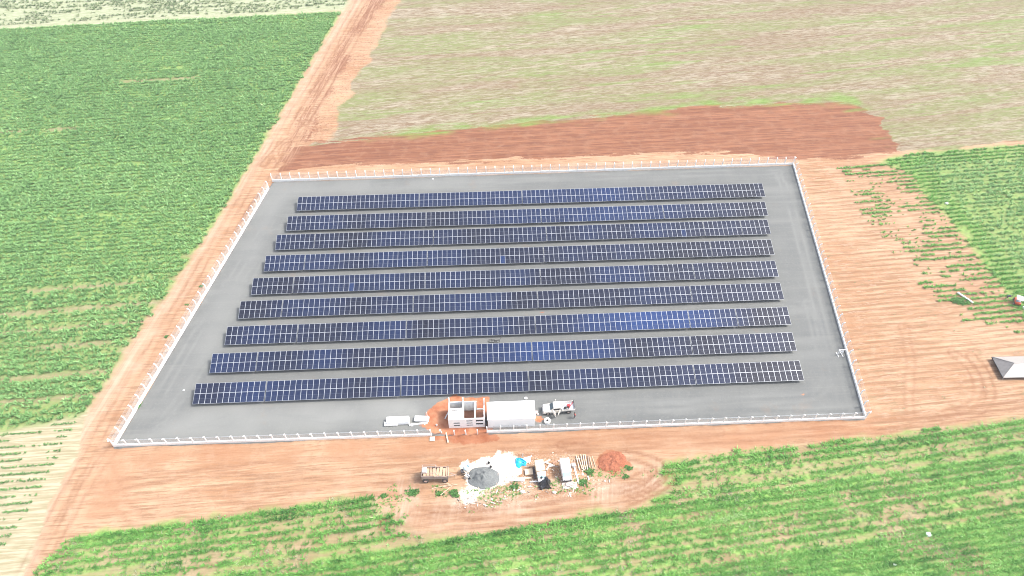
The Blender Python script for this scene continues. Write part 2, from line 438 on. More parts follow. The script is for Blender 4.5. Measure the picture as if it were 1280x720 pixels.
RUTS = [  # wheel tracks: centre line, track width between the pair (0 = single), strength
    ([(-49.81,263.11),(-54.76,221.42),(-58.45,190.29),(-61.31,165.58),(-64.12,146.95),(-67.12,126.69)], 1.9, .8),
    ([(-52.27,263.11),(-58.18,217.46),(-61.68,190.29),(-63.96,167.18)], 1.7, .7),
    ([(-56.88,263.11),(-62.01,207.71),(-66.54,168.4),(-69.92,136.9),(-73.03,108.3),(-75.87,84.24),(-77.8,64.64),(-78.65,53.02),(-79.48,40.89)], 2.0, .45),
    ([(-62.95,133.72),(-67.32,107.54),(-70.73,85.88),(-73.33,67.5),(-75.21,60.6),(-76.77,46.07)], 1.8, .5),
    ([(-72.91,57.49),(-57.53,60.28),(-31.98,62.19),(-16.06,63),(8.88,65.47),(38.91,67.5),(68.16,69.74),(86.02,72.4),(101.77,76.07)], 1.9, .45),
    ([(-72.02,53.02),(-53.43,56.28),(-34.16,58.41),(-17.23,59.97),(-11.73,63.82),(0,66.14),(17.89,66.82),(39.2,68.87)], 1.8, .4),
    ([(-74.14,62.19),(-66.23,53.02),(-58.83,51.59),(-43.21,54.78),(-28.27,57.18),(-16.96,57.18)], 1.8, .35),
    ([(-21.8,50.88),(-10.99,52.3),(0,53.02),(11.13,54.49),(21.09,56.28),(25.99,59.03),(26.92,61.39),(23.43,63.49),(8.91,66.14)], 1.7, .85),
    ([(-18.93,49.61),(-9.53,50.73),(2.74,51.59),(14.51,53.31),(24.23,56.58),(28.67,59.65)], 1.7, .7),
    ([(-16.56,53.02),(-5.54,53.61),(7.01,55.67),(18.47,58.1),(23.83,59.97)], 1.6, .6),
    ([(-67.77,153),(-65.15,162.42),(-62.68,165.58),(-59.39,160.87),(-60.31,154.83),(-63.66,154.1),(-66,159.34),(-63.7,163.99),(-57.85,163.2)], 1.6, .6),
    ([(-63.89,150.48),(-58.01,158.58),(-55.36,165.58),(-56.78,170.44),(-60.67,171.27),(-63.07,163.2),(-63.4,153)], 1.5, .5),
    ([(95.06,86.91),(95.44,81.84),(94.08,77),(89.82,73.3),(82.56,71.51)], 1.7, .5),
    ([(91.39,87.96),(93.44,83.43),(92.01,77.95),(87.45,73.85),(76.44,71.51),(68.48,70.62)], 1.7, .5),
    ([(76.09,70.62),(78.41,77.95),(81.91,85.88),(83.99,94.47)], 1.8, .3),
]
def polyline_dist(x, y, pts):
    # rounded through the given points
    P = [np.array(p) for p in pts]
    Q = []
    for i in range(len(P) - 1):
        p0, p1, p2, p3 = P[max(i - 1, 0)], P[i], P[i + 1], P[min(i + 2, len(P) - 1)]
        for k in range(6):
            u = k / 6
            Q.append(.5 * ((2 * p1) + (-p0 + p2) * u + (2 * p0 - 5 * p1 + 4 * p2 - p3) * u * u + (-p0 + 3 * p1 - 3 * p2 + p3) * u ** 3))
    Q.append(P[-1])
    d = np.full(x.shape, 1e9)
    for a, b in zip(Q, Q[1:]):
        e = b - a
        u = np.clip(((x - a[0]) * e[0] + (y - a[1]) * e[1]) / (e @ e + 1e-9), 0, 1)
        d = np.minimum(d, np.hypot(x - a[0] - u * e[0], y - a[1] - u * e[1]))
    return d
RIGHT_SAND = [(78.39,151.91),(103.03,153.73),(107.89,139.18),(111.84,103.82),(111.95,92.25),(129.6,87.96),(120.96,74.22),(100.22,73.12),(70.73,68.53),(67.87,70.62)]
CLUTTER = [(-9.19,57.18),(-5.71,59.03),(-0.29,63.49),(4.12,64.48),(8.83,64.48),(12.32,63.82),(13.69,60.6),(18.57,59.03),(11.21,55.67),(0,54.78),(-6.9,53.02),(-9.74,54.49)]
def ground_z(x, y):
    return (fbm(x, y, 9.0, 3, 2) - .5) * .22 + (streaky(x, y, 4, 9, 1.3, 3) - .5) * .12
WARM = [(-74.61,65.14),(-46.05,66.14),(-3.01,68.35),(39.42,69.92),(68.43,71.33),(70.53,68.01),(47.54,66.14),(27.82,63.49),(22.16,65.14),(0,66.14),(-14.72,64.48),(-35.14,63.49),(-58.41,63),(-66.16,60.28),(-67.61,53.02),(-72.51,51.59),(-74.55,59.03)]
def build_land():
    xs = axis(-200.0, 200.0, .5, 5200)
    ys = axis(30.0, 292.0, .5, 5200)
    nx, ny = len(xs), len(ys)
    X, Y = np.meshgrid(xs, ys)
    X, Y = X.ravel(), Y.ravel()
    z = ground_z(X, Y)
    far = np.maximum(np.abs(X) - 210, 0) + np.maximum(Y - 300, 0) + np.maximum(20 - Y, 0)
    z += np.where(far > 0, (fbm(X, Y, 600., 3, 1) - .5) * 16 * sstep(far, 0, 900), 0)
    w = {}
    w['w_red'] = np.clip(region_rows(X, Y, PLOUGHED, 1.4, 2.4, 5, 0) + .55 * region(X, Y, ROAD_RED, 2.2, 1.2, 5, 1) * (.4 + .6 * streaky(X, Y, 83, 20, .8, 2) * 1.4)
                         + .35 * region(X, Y, STUB_RED, 2.5, 3, 7, 1), 0, 1)
    w['w_stub'] = region(X, Y, STUBBLE, 1.6, 1.6, 5, 2) * (1 - .8 * region(X, Y, STUB_RED, 2.5, 3.0, 7, 1))
    w['w_stub'] = np.where((Y > 260) & (X > -90), 1.0, w['w_stub'])
    w['w_pale'] = np.clip(region(X, Y, ROAD_PALE, 2.2, 1.6, 5, 3) * .62 * (.7 + .6 * fbm(X, Y, 7, 3, 2)) + region(X, Y, PALE_LEFT, 2, 1.5, 5, 4) * .6
                          + .75 * region(X, Y, WORKFLOOR, 2.5, 2.5, 4, 5) * sstep(fbm(X, Y, 3, 3, 3), .3, .6)
                          + .5 * region(X, Y, TRACKS, 2, 1.5, 4, 6) * streaky(X, Y, 9, 14, .7, 4), 0, 1)
    w['w_lime'] = region(X, Y, LIME_EDGE, 2.0, 3.0, 5, 4) * sstep(streaky(X, Y, 9, 16, 2.5, 2), .25, .6)
    w['w_lime'] = np.clip(w['w_lime'] + w['w_stub'] * sstep(streaky(X, Y, 10.2, 22, 1.8, 5) + .3 * (fbm(X, Y, 55, 2, 3) - .5), .70, .86) * .6, 0, 1)
    w['w_clay'] = np.clip(region(X, Y, CLAY_HUT, .9, 1.2, 2.5, 5) + region(X, Y, CLAY_HEAP, .8, .8, 2, 6) * .9, 0, 1)
    rut = np.zeros(X.shape)
    for pts, tw, st in RUTS:
        bx = (X > min(p[0] for p in pts) - 4) & (X < max(p[0] for p in pts) + 4) & (Y > min(p[1] for p in pts) - 4) & (Y < max(p[1] for p in pts) + 4)
        d = polyline_dist(X[bx], Y[bx], pts)
        d = d + (fbm(X[bx], Y[bx], 5, 2, 4) - .5) * .9
        v = st * np.exp(-((np.abs(d - tw / 2)) / .36) ** 2) * (.45 + .55 * sstep(fbm(X[bx], Y[bx], 6, 2, 6), .35, .55))
        rut[bx] = np.maximum(rut[bx], v)
    w['w_rut'] = np.clip(rut * 1.5, 0, 1)
    z -= rut * .06
    w['w_warm'] = .85 * region(X, Y, WARM, 3.0, 3.0, 6, 4) * (.45 + .9 * fbm(X, Y, 9, 3, 2))
    w['w_straw'] = region(X, Y, PALE_LEFT, 1.5, 1.5, 5, 4) * .95
    w['w_furrow'] = region(X, Y, RIGHT_SAND, 2.5, 1.5, 6, 2)
    w['w_litter'] = region(X, Y, CLUTTER, 1.5, 1.5, 3, 3) * .95
    w['w_grass'] = region(X, Y, BOTTOM, .8, 1.2, 3, 1) * (1 - .9 * bare_tracks(X, Y)) * (1 - .45 * region(X, Y, [(-46.91,53.02),(-23.86,55.97),(-10.78,49.06),(-15.88,46.07),(-41.03,46.07)], 2, 2, 4, 3)) * sstep(fbm(X, Y, 5, 3, 6), .75, .5)
    w['w_grass'] = np.maximum(w['w_grass'], .75 * region(X, Y, CANE_EDGE, 1, 1, 3, 1))
    w['w_grass'] = np.maximum(w['w_grass'], .65 * region(X, Y, CANE_RIGHT, 1, 1, 3, 1))
    w['w_grass'] = np.maximum(w['w_grass'], (.55 + .25 * sstep(Y, 90, 130)) * region(X, Y, CANE_LEFT, 1, 1, 3, 1) * (1 - lane_left(X, Y)))
    w['w_white'] = region(X, Y, WHITE_SAND, .9, 1.3, 2.2, 7)
    crop = np.maximum.reduce([region(X, Y, p, 1.0, 1.0, 3, 1) for p in (CANE_LEFT, CANE_RIGHT, BOTTOM, PALE_TOP)])
    w['w_paletop'] = region(X, Y, [(-242.84,278.08),(-57.51,278.08),(-62.35,246.57),(-98.22,240.1),(-212.02,227.82)], 1.5, 1.5, 4, 2)
    w['w_crop'] = crop * np.where(sdf(X, Y, BOTTOM) > -2, .55, .85)
    w['w_crop'] = np.where((Y > 262) & (X < -95) | (X < -205) , .85, w['w_crop'])
    co = np.stack([X, Y, z], 1)
    j, i = np.meshgrid(np.arange(ny - 1), np.arange(nx - 1), indexing='ij')
    q = np.stack([j * nx + i, j * nx + i + 1, (j + 1) * nx + i + 1, (j + 1) * nx + i], -1).reshape(-1, 4)
    cx, cy = X[q].mean(1), Y[q].mean(1)
    wf = {k: v[q].mean(1) for k, v in w.items()}
    cls = np.zeros(len(q), int)
    road = sdf(cx, cy, ROAD_ALL) + (fbm(cx, cy, 5, 2, 1) - .5) * 2 > 0
    cls[road] = 1
    cls[(wf['w_red'] > .5) & (sdf(cx, cy, PLOUGHED) > -2)] = 2
    cls[wf['w_stub'] > .5] = 3
    cls[wf['w_white'] > .5] = 4
    cls[wf['w_crop'] > .4] = 5
    w['w_road'] = sstep(sdf(X, Y, ROAD_ALL), -2, 2)
    for c, name in enumerate(('ground', 'dirt_road', 'ploughed_ground', 'stubble_field_ground', 'sand_ground', 'crop_field_ground')):
        qq = q[cls == c]
        ids, inv = np.unique(qq, return_inverse=True)
        inv = inv.reshape(-1, 4)
        me = bpy.data.meshes.new(name)
        me.vertices.add(len(ids))
        me.vertices.foreach_set('co', co[ids].ravel())
        me.loops.add(inv.size)
        me.loops.foreach_set('vertex_index', inv.ravel().astype(np.int32))
        me.polygons.add(len(inv))
        me.polygons.foreach_set('loop_start', (np.arange(len(inv)) * 4).astype(np.int32))
        me.update(calc_edges=True)
        for k, v in w.items():
            at = me.attributes.new(k, 'FLOAT', 'POINT')
            at.data.foreach_set('value', v[ids].astype(np.float32))
        me.materials.append(LAND)
        me.polygons.foreach_set('use_smooth', np.ones(len(inv), bool))
        o = bpy.data.objects.new(name, me)
        COL.objects.link(o)
        o['kind'] = 'structure'
build_land()

# ------------------------------------------------------------------ gravel yard
FL, FR, BR, BL = [Vector((*p, 0)) for p in ((-73.7,65.81),(67.55,71.86),(76.63,152.64),(-63.49,145.22))]
def yard_xy(s, t):
    a = FL.lerp(FR, s)
    b = BL.lerp(BR, s)
    return a.lerp(b, t)
def gravel_material():
    t = NT("grey_gravel")
    st = t.noise(1.0, 4, .6, t.mapping(2.7, (.03, .35, 1)), .5)
    arc = t.noise(1.0, 3, .6, t.mapping(80, (.05, .6, 1)), .8)
    med = t.noise(.16, 4, .6)
    fine = t.noise(6.0, 3, .75)
    c = t.mix(t.ramp(st, (.36, 0.0), (.66, 1.0)), (.125, .129, .124), (.142, .145, .137))
    c = t.mix(t.ramp(med, (.42, 0.0), (.68, .6)), c, (.155, .158, .148))
    c = t.mix(t.ramp(arc, (.52, 0.0), (.68, .3)), c, (.115, .120, .120))
    c = t.mix(t.ramp(fine, (.5, 0.0), (.72, .45)), c, (.10, .10, .10))
    c = t.mix(t.ramp(t.noise(2.0, 4, .75), (.53, 0.0), (.7, .4)), c, (.20, .20, .19))
    c = t.mix(t.attr('w_wear'), c, (.225, .227, .212))
    damp = t.noise(1.0, 5, .65, t.mapping(2.7, (.05, .14, 1)), .7)
    c = t.mix(t.ramp(damp, (.55, 0.0), (.68, .3)), c, (.104, .109, .109))
    c = t.mix(t.ramp(t.noise(1.0, 5, .7, t.mapping(2.7, (.035, 1.1, 1)), .3), (.54, 0.0), (.66, .4)), c, (.185, .186, .172))
    c = t.mix(t.ramp(t.noise(.13, 5, .7), (.60, 0.0), (.74, .35)), c, (.22, .16, .115))
    clay = t.mix(t.ramp(t.noise(.6, 4), (.35, 0.0), (.65, 1.0)), (.30, .105, .05), (.43, .195, .105))
    c = t.mix(t.ramp(t.math('ADD', t.attr('w_clay'), t.math('MULTIPLY', t.math('SUBTRACT', t.noise(1.5, 5, .7), .5), 1.0)), (.40, 0.0), (.66, 1.0)), c, clay)
    return t.done(t.bsdf(c, .9, spec=.2, normal=t.bump(fine, .35, .04)))
def build_yard():
    ns, nt = 240, 140
    s, tt = np.meshgrid(np.linspace(0, 1, ns), np.linspace(0, 1, nt))
    s, tt = s.ravel(), tt.ravel()
    ex_f, ex_r = .55 / 81, .35 / 141
    A = [np.array(v[:2]) for v in (FL, FR, BR, BL)]
    S = -ex_r * .2 + s * (1 + ex_r * 1.2)
    T = -ex_f + tt * (1 + ex_f)
    P = ((1 - S)[:, None] * A[0] + S[:, None] * A[1]) * (1 - T)[:, None] + ((1 - S)[:, None] * A[3] + S[:, None] * A[2]) * T[:, None]
    x, y = P[:, 0], P[:, 1]
    edge = (tt == 0) | (tt == 1) | (s == 0) | (s == 1)
    z = .15 + (fbm(x, y, 6, 3, 2) - .5) * .05
    y = np.where(tt == 0, y + (fbm(x, y, 2.0, 3, 4) - .5) * .5, y)
    z = np.where(edge, -.1, z)
    wear = sstep(streaky(x, y, 2.7, 22, 2.0, 3), .55, .85) * .28
    # wheel arcs sweeping round the open corner
    c0 = np.array((-55.64,84.85))
    rr = np.hypot(x - c0[0], y - c0[1])
    wear = np.maximum(wear, .12 * sstep(np.sin(rr * 1.5 + fbm(x, y, 9, 2, 1) * 3), .55, .95) * region(x, y, [(-72.79,66.14),(-65.57,144.19),(-50.63,143.51),(-62.63,76.07),(-18.43,72.4),(-21.11,68.87)], 3, 3, 8, 1))
    wear = np.maximum(wear, .75 * region(x, y, [(-72.79,66.14),(-61.14,73.85),(-18.82,76.44),(-12.53,76.07),(-16.71,70.27),(-46.52,68.01)], 3, 3, 8, 1) * (.5 + .6 * fbm(x, y, 7, 3, 3)))
    wear = np.maximum(wear, .5 * region(x, y, [(-62.24,143.51),(0,146.95),(0,143.51),(-56.98,138.85),(-62.63,76.07),(-67.14,73.3)], 3, 3, 8, 2) * (.4 + .7 * fbm(x, y, 7, 3, 5)))
    clay = region(x, y, [(-16.78,72.76),(-15.43,75.14),(-12.25,76.63),(-5.98,77.19),(-4.55,76.44),(-3.92,68.87),(-6,68.01),(-15.01,68.01),(-17.01,70.27)], .6, 1.0, 2.2, 5)
    for pts, tw, stg in (([(-70.57,66.14),(-68.52,81.84),(-65.49,101.4),(-60.83,125.22),(-58.05,140.83),(-46.29,142.84),(0,145.56),(64.63,149.05),(71.42,146.25),(69.8,122.32),(66.15,92.25),(64.51,76.07),(61.79,73.49),(40.24,73.85),(15.54,74.58)], 1.8, .5),
                        ([(-66.64,69.74),(-51.84,70.97),(-32.26,72.4),(-18.61,74.22),(-12.54,76.25)], 1.8, .6), ([(-68.28,68.01),(-64.97,76.07),(-62.81,87.96),(-60.84,103.82),(-57.88,125.22)], 1.9, .45),
                        ([(15.43,73.3),(34.25,74.95),(50.1,76.07),(60.86,77.95),(64.15,85.88),(65.49,101.4)], 1.8, .5), ([(-67.22,67.16),(-60.87,70.62),(-58.9,75.14),(-61.94,79.87),(-57.57,85.88),(-23.21,87.54),(20.1,89.66)], 1.7, .3),
                        ([(-53.48,95.82),(-20.92,98.11),(21.1,99.98),(58.54,101.88),(64.79,99.04)], 1.7, .3), ([(-53.15,117.27),(0,120.05),(62.19,122.89)], 1.7, .25)):
        dd = polyline_dist(x, y, pts) + (fbm(x, y, 6, 2, 4) - .5) * .8
        wear = np.maximum(wear, .8 * stg * np.exp(-(np.abs(dd - tw / 2) / .42) ** 2) * (.35 + .65 * sstep(fbm(x, y, 8, 2, 6), .35, .6)))
    for (cx, cy), r in (((5.05,71.69), 1.1), ((-64.38,74.77), .35), ((57.22,77.38), .4), ((6.3,98.81), .45)):
        clay = np.maximum(clay, .75 * sstep(r * 1.6 - np.hypot(x - cx, (y - cy) * 1.5) + (fbm(x, y, 1.4, 2, 2) - .5) * 1.2, 0, r))
    q = []
    for j in range(nt - 1):
        a = j * ns
        q += [(a + i, a + i + 1, a + ns + i + 1, a + ns + i) for i in range(ns - 1)]
    me = bpy.data.meshes.new('gravel_yard')
    me.from_pydata(np.stack([x, y, z], 1).tolist(), [], q)
    for k, v in (('w_wear', wear), ('w_clay', clay)):
        at = me.attributes.new(k, 'FLOAT', 'POINT')
        at.data.foreach_set('value', v.astype(np.float32))
    me.materials.append(gravel_material())
    o = bpy.data.objects.new('gravel_yard', me)
    COL.objects.link(o)
    o['kind'] = 'structure'
build_yard()
YZ = .15                                            # yard level

# ------------------------------------------------------------------ crops
def leaf_material(name, stops, trans=.35):
    t = NT(name)
    c = t.ramp(t.attr('tint'), *stops)
    b = t.bsdf(c, .55, spec=.35)
    tr = t.n.new("ShaderNodeBsdfTranslucent")
    t.link(c, tr.inputs[0])
    mx = t.n.new("ShaderNodeMixShader")
    mx.inputs[0].default_value = trans
    t.link(b.outputs[0], mx.inputs[1])
    t.link(tr.outputs[0], mx.inputs[2])
    t.link(mx.outputs[0], t.out.inputs[0])
    return t.m
def blades(name, px, py, size, tint, K, width, mat, lean=.55, label=None, pz=None):
    """one mesh of arching leaf blades, K to a plant"""
    N = len(px)
    n = N * K
    bx = np.repeat(px, K) + rng.normal(0, .14, n) * np.repeat(size, K)
    by = np.repeat(py, K) + rng.normal(0, .14, n) * np.repeat(size, K)
    bz = np.repeat(pz if pz is not None else ground_z(px, py), K)
    h = np.repeat(size, K) * rng.uniform(.6, 1.15, n)
    a = rng.uniform(0, 2 * np.pi, n)
    out = h * rng.uniform(.6, 1.3, n) * lean
    ca, sa = np.cos(a), np.sin(a)
    wv = 1.25 * width * rng.uniform(.7, 1.4, n) * np.repeat(np.clip(size, .5, 1.6), K)
    V = np.empty((n, 5, 3))
    tw = a + rng.normal(0, .5, n)
    sx, sy = -np.sin(tw) * wv / 2, np.cos(tw) * wv / 2
    V[:, 0] = np.stack([bx - sx * .6, by - sy * .6, bz - .02], 1)
    V[:, 1] = np.stack([bx + sx * .6, by + sy * .6, bz - .02], 1)
    mx_, my_ = bx + ca * out * .5, by + sa * out * .5
    V[:, 2] = np.stack([mx_ + sx, my_ + sy, bz + h * .5], 1)
    V[:, 3] = np.stack([mx_ - sx, my_ - sy, bz + h * .5], 1)
    V[:, 4] = np.stack([bx + ca * out * 1.25, by + sa * out * 1.25, bz + h * rng.uniform(.25, .8, n)], 1)
    o5 = (np.arange(n) * 5)[:, None]
    loops = np.concatenate([o5 + np.array([0, 1, 2, 3]), o5 + np.array([3, 2, 4])], 1).ravel()
    starts = (np.arange(n) * 7)[:, None] + np.array([0, 4])
    me = bpy.data.meshes.new(name)
    me.vertices.add(n * 5)
    me.vertices.foreach_set('co', V.ravel())
    me.loops.add(len(loops))
    me.loops.foreach_set('vertex_index', loops.astype(np.int32))
    me.polygons.add(n * 2)
    me.polygons.foreach_set('loop_start', starts.ravel().astype(np.int32))
    me.update(calc_edges=True)
    at = me.attributes.new('tint', 'FLOAT', 'POINT')
    tv = np.clip(np.repeat(tint, K) + rng.normal(0, .12, n), 0, 1)
    at.data.foreach_set('value', np.repeat(tv, 5).astype(np.float32))
    me.materials.append(mat)
    o = bpy.data.objects.new(name, me)
    COL.objects.link(o)
    return o
def rows(poly, yaw, gap, step, keep, rag=.8, jit=.12, endrag=0.0):
    c, s_ = math.cos(R(yaw)), math.sin(R(yaw))
    P = np.array(poly)
    U, V = P[:, 0] * c + P[:, 1] * s_, -P[:, 0] * s_ + P[:, 1] * c
    vk = np.arange(math.ceil(V.min() / gap), math.floor(V.max() / gap) + 1)
    uk = np.arange(U.min(), U.max(), step)
    u, k = np.meshgrid(uk, vk)
    u, k = u.ravel(), k.ravel()
    u = u + rng.normal(0, step * .35, u.size)
    v = k * gap + rng.normal(0, jit, u.size) + .25 * np.sin(u * .05 + k * .0)
    x, y = u * c - v * s_, u * s_ + v * c
    ok = (np.abs(x) < .78 * y + 50) & (y < 275) & (y > 28)
    x, y, k = x[ok], y[ok], k[ok]
    d = sdf(x, y, poly) + (fbm(x, y, 3.5, 3, 3) - .5) * 2 * rag + (_n[6](k * .83, np.zeros(k.size)) - .5) * 2 * endrag
    pr = keep(x, y, k, d)
    ok = (d > 0) & (rng.random(x.size) < pr)
    return x[ok], y[ok], k[ok], d[ok]

CANE = leaf_material('cane_leaf', [(0.0, (.07, .18, .048)), (.45, (.170, .34, .105)), (.8, (.26, .45, .16)), (1.0, (.42, .54, .25))])
GREEN = leaf_material('crop_leaf', [(0.0, (.035, .13, .018)), (.40, (.12, .32, .055)), (.75, (.22, .46, .10)), (1.0, (.46, .60, .27))])
MUTED = leaf_material('pale_cane_leaf', [(0.0, (.09, .21, .06)), (.45, (.185, .36, .115)), (.8, (.28, .46, .165)), (1.0, (.42, .54, .27))])
DRY = leaf_material('dry_leaf', [(0.0, (.11, .17, .07)), (.5, (.22, .28, .13)), (1.0, (.44, .40, .28))], .25)

def field_left():
    def keep(x, y, k, d):
        gapline = sstep(streaky(x, y, 6.5, 40, 1.6, 2), .76, .82)              # bare wheel lines
        low = sstep(-y + 118, 0, 30) * .16
        p = .98 - low * sstep(_n[5](k * .37, k * 0 + 3.0), .45, .8) * 1.7 - .6 * gapline - .18 * sstep(fbm(x, y, 14, 3, 1), .6, .78)
        return np.clip(p * (1 - .95 * lane_left(x, y)), .03, 1)
    x, y, k, d = rows(CANE_LEFT, 6.5, 1.5, .40, keep, .8, .24, .8)
    size = .62 + .4 * fbm(x, y, 20, 3, 4) + .5 * (fbm(x, y, 2.4, 2, 7) - .4) + rng.normal(0, .16, x.size)
    tint = .28 + .50 * (fbm(x, y, 1.5, 2, 2) - .2) + .12 * _n[4](k * .71, x * .02) + .26 * (fbm(x, y, 35, 3, 6) - .4)
    o = blades('cane_crop', x, y, np.clip(size, .4, 2), tint, 10, .19, CANE, .66)
    tag(o, 'dense blue-green cane crop in close rows left of the dirt road', 'crop', kind='stuff')
    x, y, k, d = rows(CANE_LEFT, 6.5, .75, .8, lambda x, y, k, d: np.clip(.68 - .9 * lane_left(x, y) - .5 * sstep(streaky(x, y, 6.5, 40, 1.6, 2), .76, .82) - .35 * sstep(112 - y, 0, 30), 0, 1), .8, .3)
    o = blades('cane_undergrowth', x, y, rng.uniform(.3, .62, x.size), .25 + .5 * fbm(x, y, 3, 2, 1), 7, .17, CANE, .9)
    tag(o, 'shorter cane shoots filling between the rows of the left field', 'crop', kind='stuff')
    x, y, k, d = rows(SPARSE_LEFT, 5.5, 1.45, .24, lambda x, y, k, d: np.clip(.95 * sstep(streaky(x, y, 5.5, 5, 1.3, 1), .25, .5), 0, 1), .8, .07)
    o = blades('young_crop', x, y, rng.uniform(.28, .52, x.size), rng.uniform(.1, .55, x.size), 8, .17, CANE, .6)
    tag(o, 'thin rows of young crop on pale sand at the lower left', 'crop', kind='stuff')
    x, y, k, d = rows(PALE_TOP, 6.5, 1.5, .6, lambda x, y, k, d: np.clip(.75 * sstep(streaky(x, y, 6.5, 9, 1.5, 3), .3, .6), 0, 1), .8, .12)
    o = blades('pale_crop', x, y, rng.uniform(.5, .95, x.size), rng.uniform(.0, .55, x.size), 8, .22, DRY, .9)
    tag(o, 'pale sparse crop rows beyond the dense cane at the top left', 'crop', kind='stuff')
field_left()
def field_right():
    def keep(x, y, k, d):
        e = sstep(7 - d, 0, 4)
        return np.clip(.72 + .4 * e + .35 * (streaky(x, y, 6.5, 9, 1.4, 1) - .5) * 2 - .2 * (k % 2) * (1 - e), .08, 1)
    x, y, k, d = rows(CANE_RIGHT, 6.5, 1.45, .42, keep, 1.0, .12, 2.2)
    e = sstep(7 - d, 0, 4)
    size = .75 + .35 * fbm(x, y, 15, 2, 4) + rng.normal(0, .12, x.size)
    tint = .42 + .4 * (fbm(x, y, 3, 2, 2) - .5) + .12 * (1 - e)
    size, tint = np.clip(size, .35, 1.6), np.clip(tint, 0, 1)
    fr = rng.random(x.size) < e
    o = blades('grass_fringe', x[fr], y[fr], size[fr] * .8, tint[fr], 9, .17, GREEN, .75)
    tag(o, 'fresh green fringe of the right cane field against the bare sand', 'grass', kind='stuff')
    x, y, size, tint = x[~fr], y[~fr], size[~fr], tint[~fr]
    o = blades('cane_crop', x, y, size, tint, 9, .17, MUTED, .68)
    tag(o, 'green cane crop in rows at the right edge beside sandy ground', 'crop', kind='stuff')
    def keep2(x, y, k, d):
        patch = sstep(fbm(x, y, 9, 3, 5), .38, .54)
        near = sstep(sdf(x, y, CANE_RIGHT) + 10, 0, 8)
        return np.clip((.16 + .84 * np.maximum(patch, near)) * sstep(streaky(x, y, 5.5, 6, 1.3, 6), .28, .5), 0, 1)
    x, y, k, d = rows(SPARSE_RIGHT, 5.5, 1.45, .24, keep2, 2.0, .13, 2.5)
    o = blades('young_crop', x, y, rng.uniform(.3, .65, x.size), rng.uniform(.25, .7, x.size), 9, .20, GREEN, .8)
    tag(o, 'broken thin rows of young crop on orange sand right of the fence', 'crop', kind='stuff')
    SANDY = [(78.09,149.41),(89.28,151.91),(97.01,96.73),(110.26,92.25),(100.32,73.3),(70.86,68.87),(68.36,72.4)]
    x, y, k, d = rows(SANDY, 6.5, 1.45, .5, lambda x, y, k, d: np.clip(.16 * sstep(streaky(x, y, 6.5, 8, 1.4, 2), .55, .75), 0, 1), 1.0, .2)
    o = blades('stray_weeds', x, y, rng.uniform(.12, .3, x.size), rng.uniform(.2, .9, x.size), 6, .10, DRY, .9)
    tag(o, 'sparse low weeds scattered over the furrowed sandy ground', 'weeds', kind='stuff')
field_right()
def field_bottom():
    def keep(x, y, k, d):
        edge = sstep(3.0 - d, 0, 1.5)
        leftpart = sstep(12 - x, 0, 30)
        bare = ((k % 3) == 0) * (.05 + .32 * sstep(_n[3](k * .61, x * .01), .3, .6)) * (.5 + .5 * leftpart)
        tri = region(x, y, [(-46.91,53.02),(-23.86,55.97),(-10.78,49.06),(-15.88,46.07),(-41.03,46.07)], 2, 2, 4, 3)
        p = 1.0 - bare * (1 - edge) - .22 * sstep(fbm(x, y, 5, 3, 6), .58, .74) - .12 * tri
        return np.clip(p * (1 - .95 * bare_tracks(x, y)), .02, 1)
    x, y, k, d = rows(BOTTOM, 9.0, 1.25, .25, keep, 1.3, .15, 1.2)
    e = sstep(3 - d, 0, 2)
    size = .48 + .35 * fbm(x, y, 6, 3, 4) + .12 * e + rng.normal(0, .09, x.size)
    tint = .50 + .8 * (fbm(x, y, 2.6, 3, 2) - .5) + .3 * (_n[4](k * .77, x * .03) - .5) + .18 * (fbm(x, y, 22, 2, 1) - .4) - .08 * e
    o = blades('grass_crop', x, y, np.clip(size, .2, 1.2), tint, 11, .12, GREEN, .8)
    tag(o, 'bright green crop rows with bare tracks along the bottom', 'crop', kind='stuff')
    def keepf(x, y, k, d):
        tri = region(x, y, [(-46.91,53.02),(-23.86,55.97),(-10.78,49.06),(-15.88,46.07),(-41.03,46.07)], 2, 2, 4, 3)
        return np.clip(.92 * sstep(fbm(x, y, 6, 3, 2), .28, .46) - .95 * bare_tracks(x, y) - .3 * tri - .25 * sstep(10 - x, 0, 30), 0, 1)
    x, y, k, d = rows(BOTTOM, 9.0, .6, .45, keepf, .7, .25, .5)
    o = blades('low_grass', x, y, rng.uniform(.16, .42, x.size), .56 + .6 * (fbm(x, y, 4, 3, 5) - .4), 9, .11, GREEN, 1.0)
    tag(o, 'short bright grass between the bottom crop rows', 'grass', kind='stuff')
    def keepd(x, y, k, d): return np.clip(.5 * sstep(fbm(x, y, 4, 3, 7), .48, .7), 0, 1)
    x, y, k, d = rows(BOTTOM, 9.0, .7, .5, keepd, 1.0, .3)
    o = blades('dry_grass', x, y, rng.uniform(.25, .6, x.size), rng.uniform(.4, 1, x.size), 6, .09, DRY, 1.0)
    tag(o, 'straw-coloured dry grass mixed through the bottom crop rows', 'grass', kind='stuff')
    # low weeds on the trodden strip behind the parked vehicles
    def keepw(x, y, k, d): return np.clip(.9 * sstep(fbm(x, y, 3.2, 3, 5), .50, .60), 0, 1)
    x, y, k, d = rows(WORKFLOOR, 9.0, .5, .4, keepw, 1.0, .25)
    o = blades('low_weeds', x, y, rng.uniform(.12, .38, x.size), rng.uniform(.2, .8, x.size), 7, .10, GREEN, .95)
    tag(o, 'patchy low weeds on the trodden strip behind the parked vehicles', 'weeds', kind='stuff')
field_bottom()

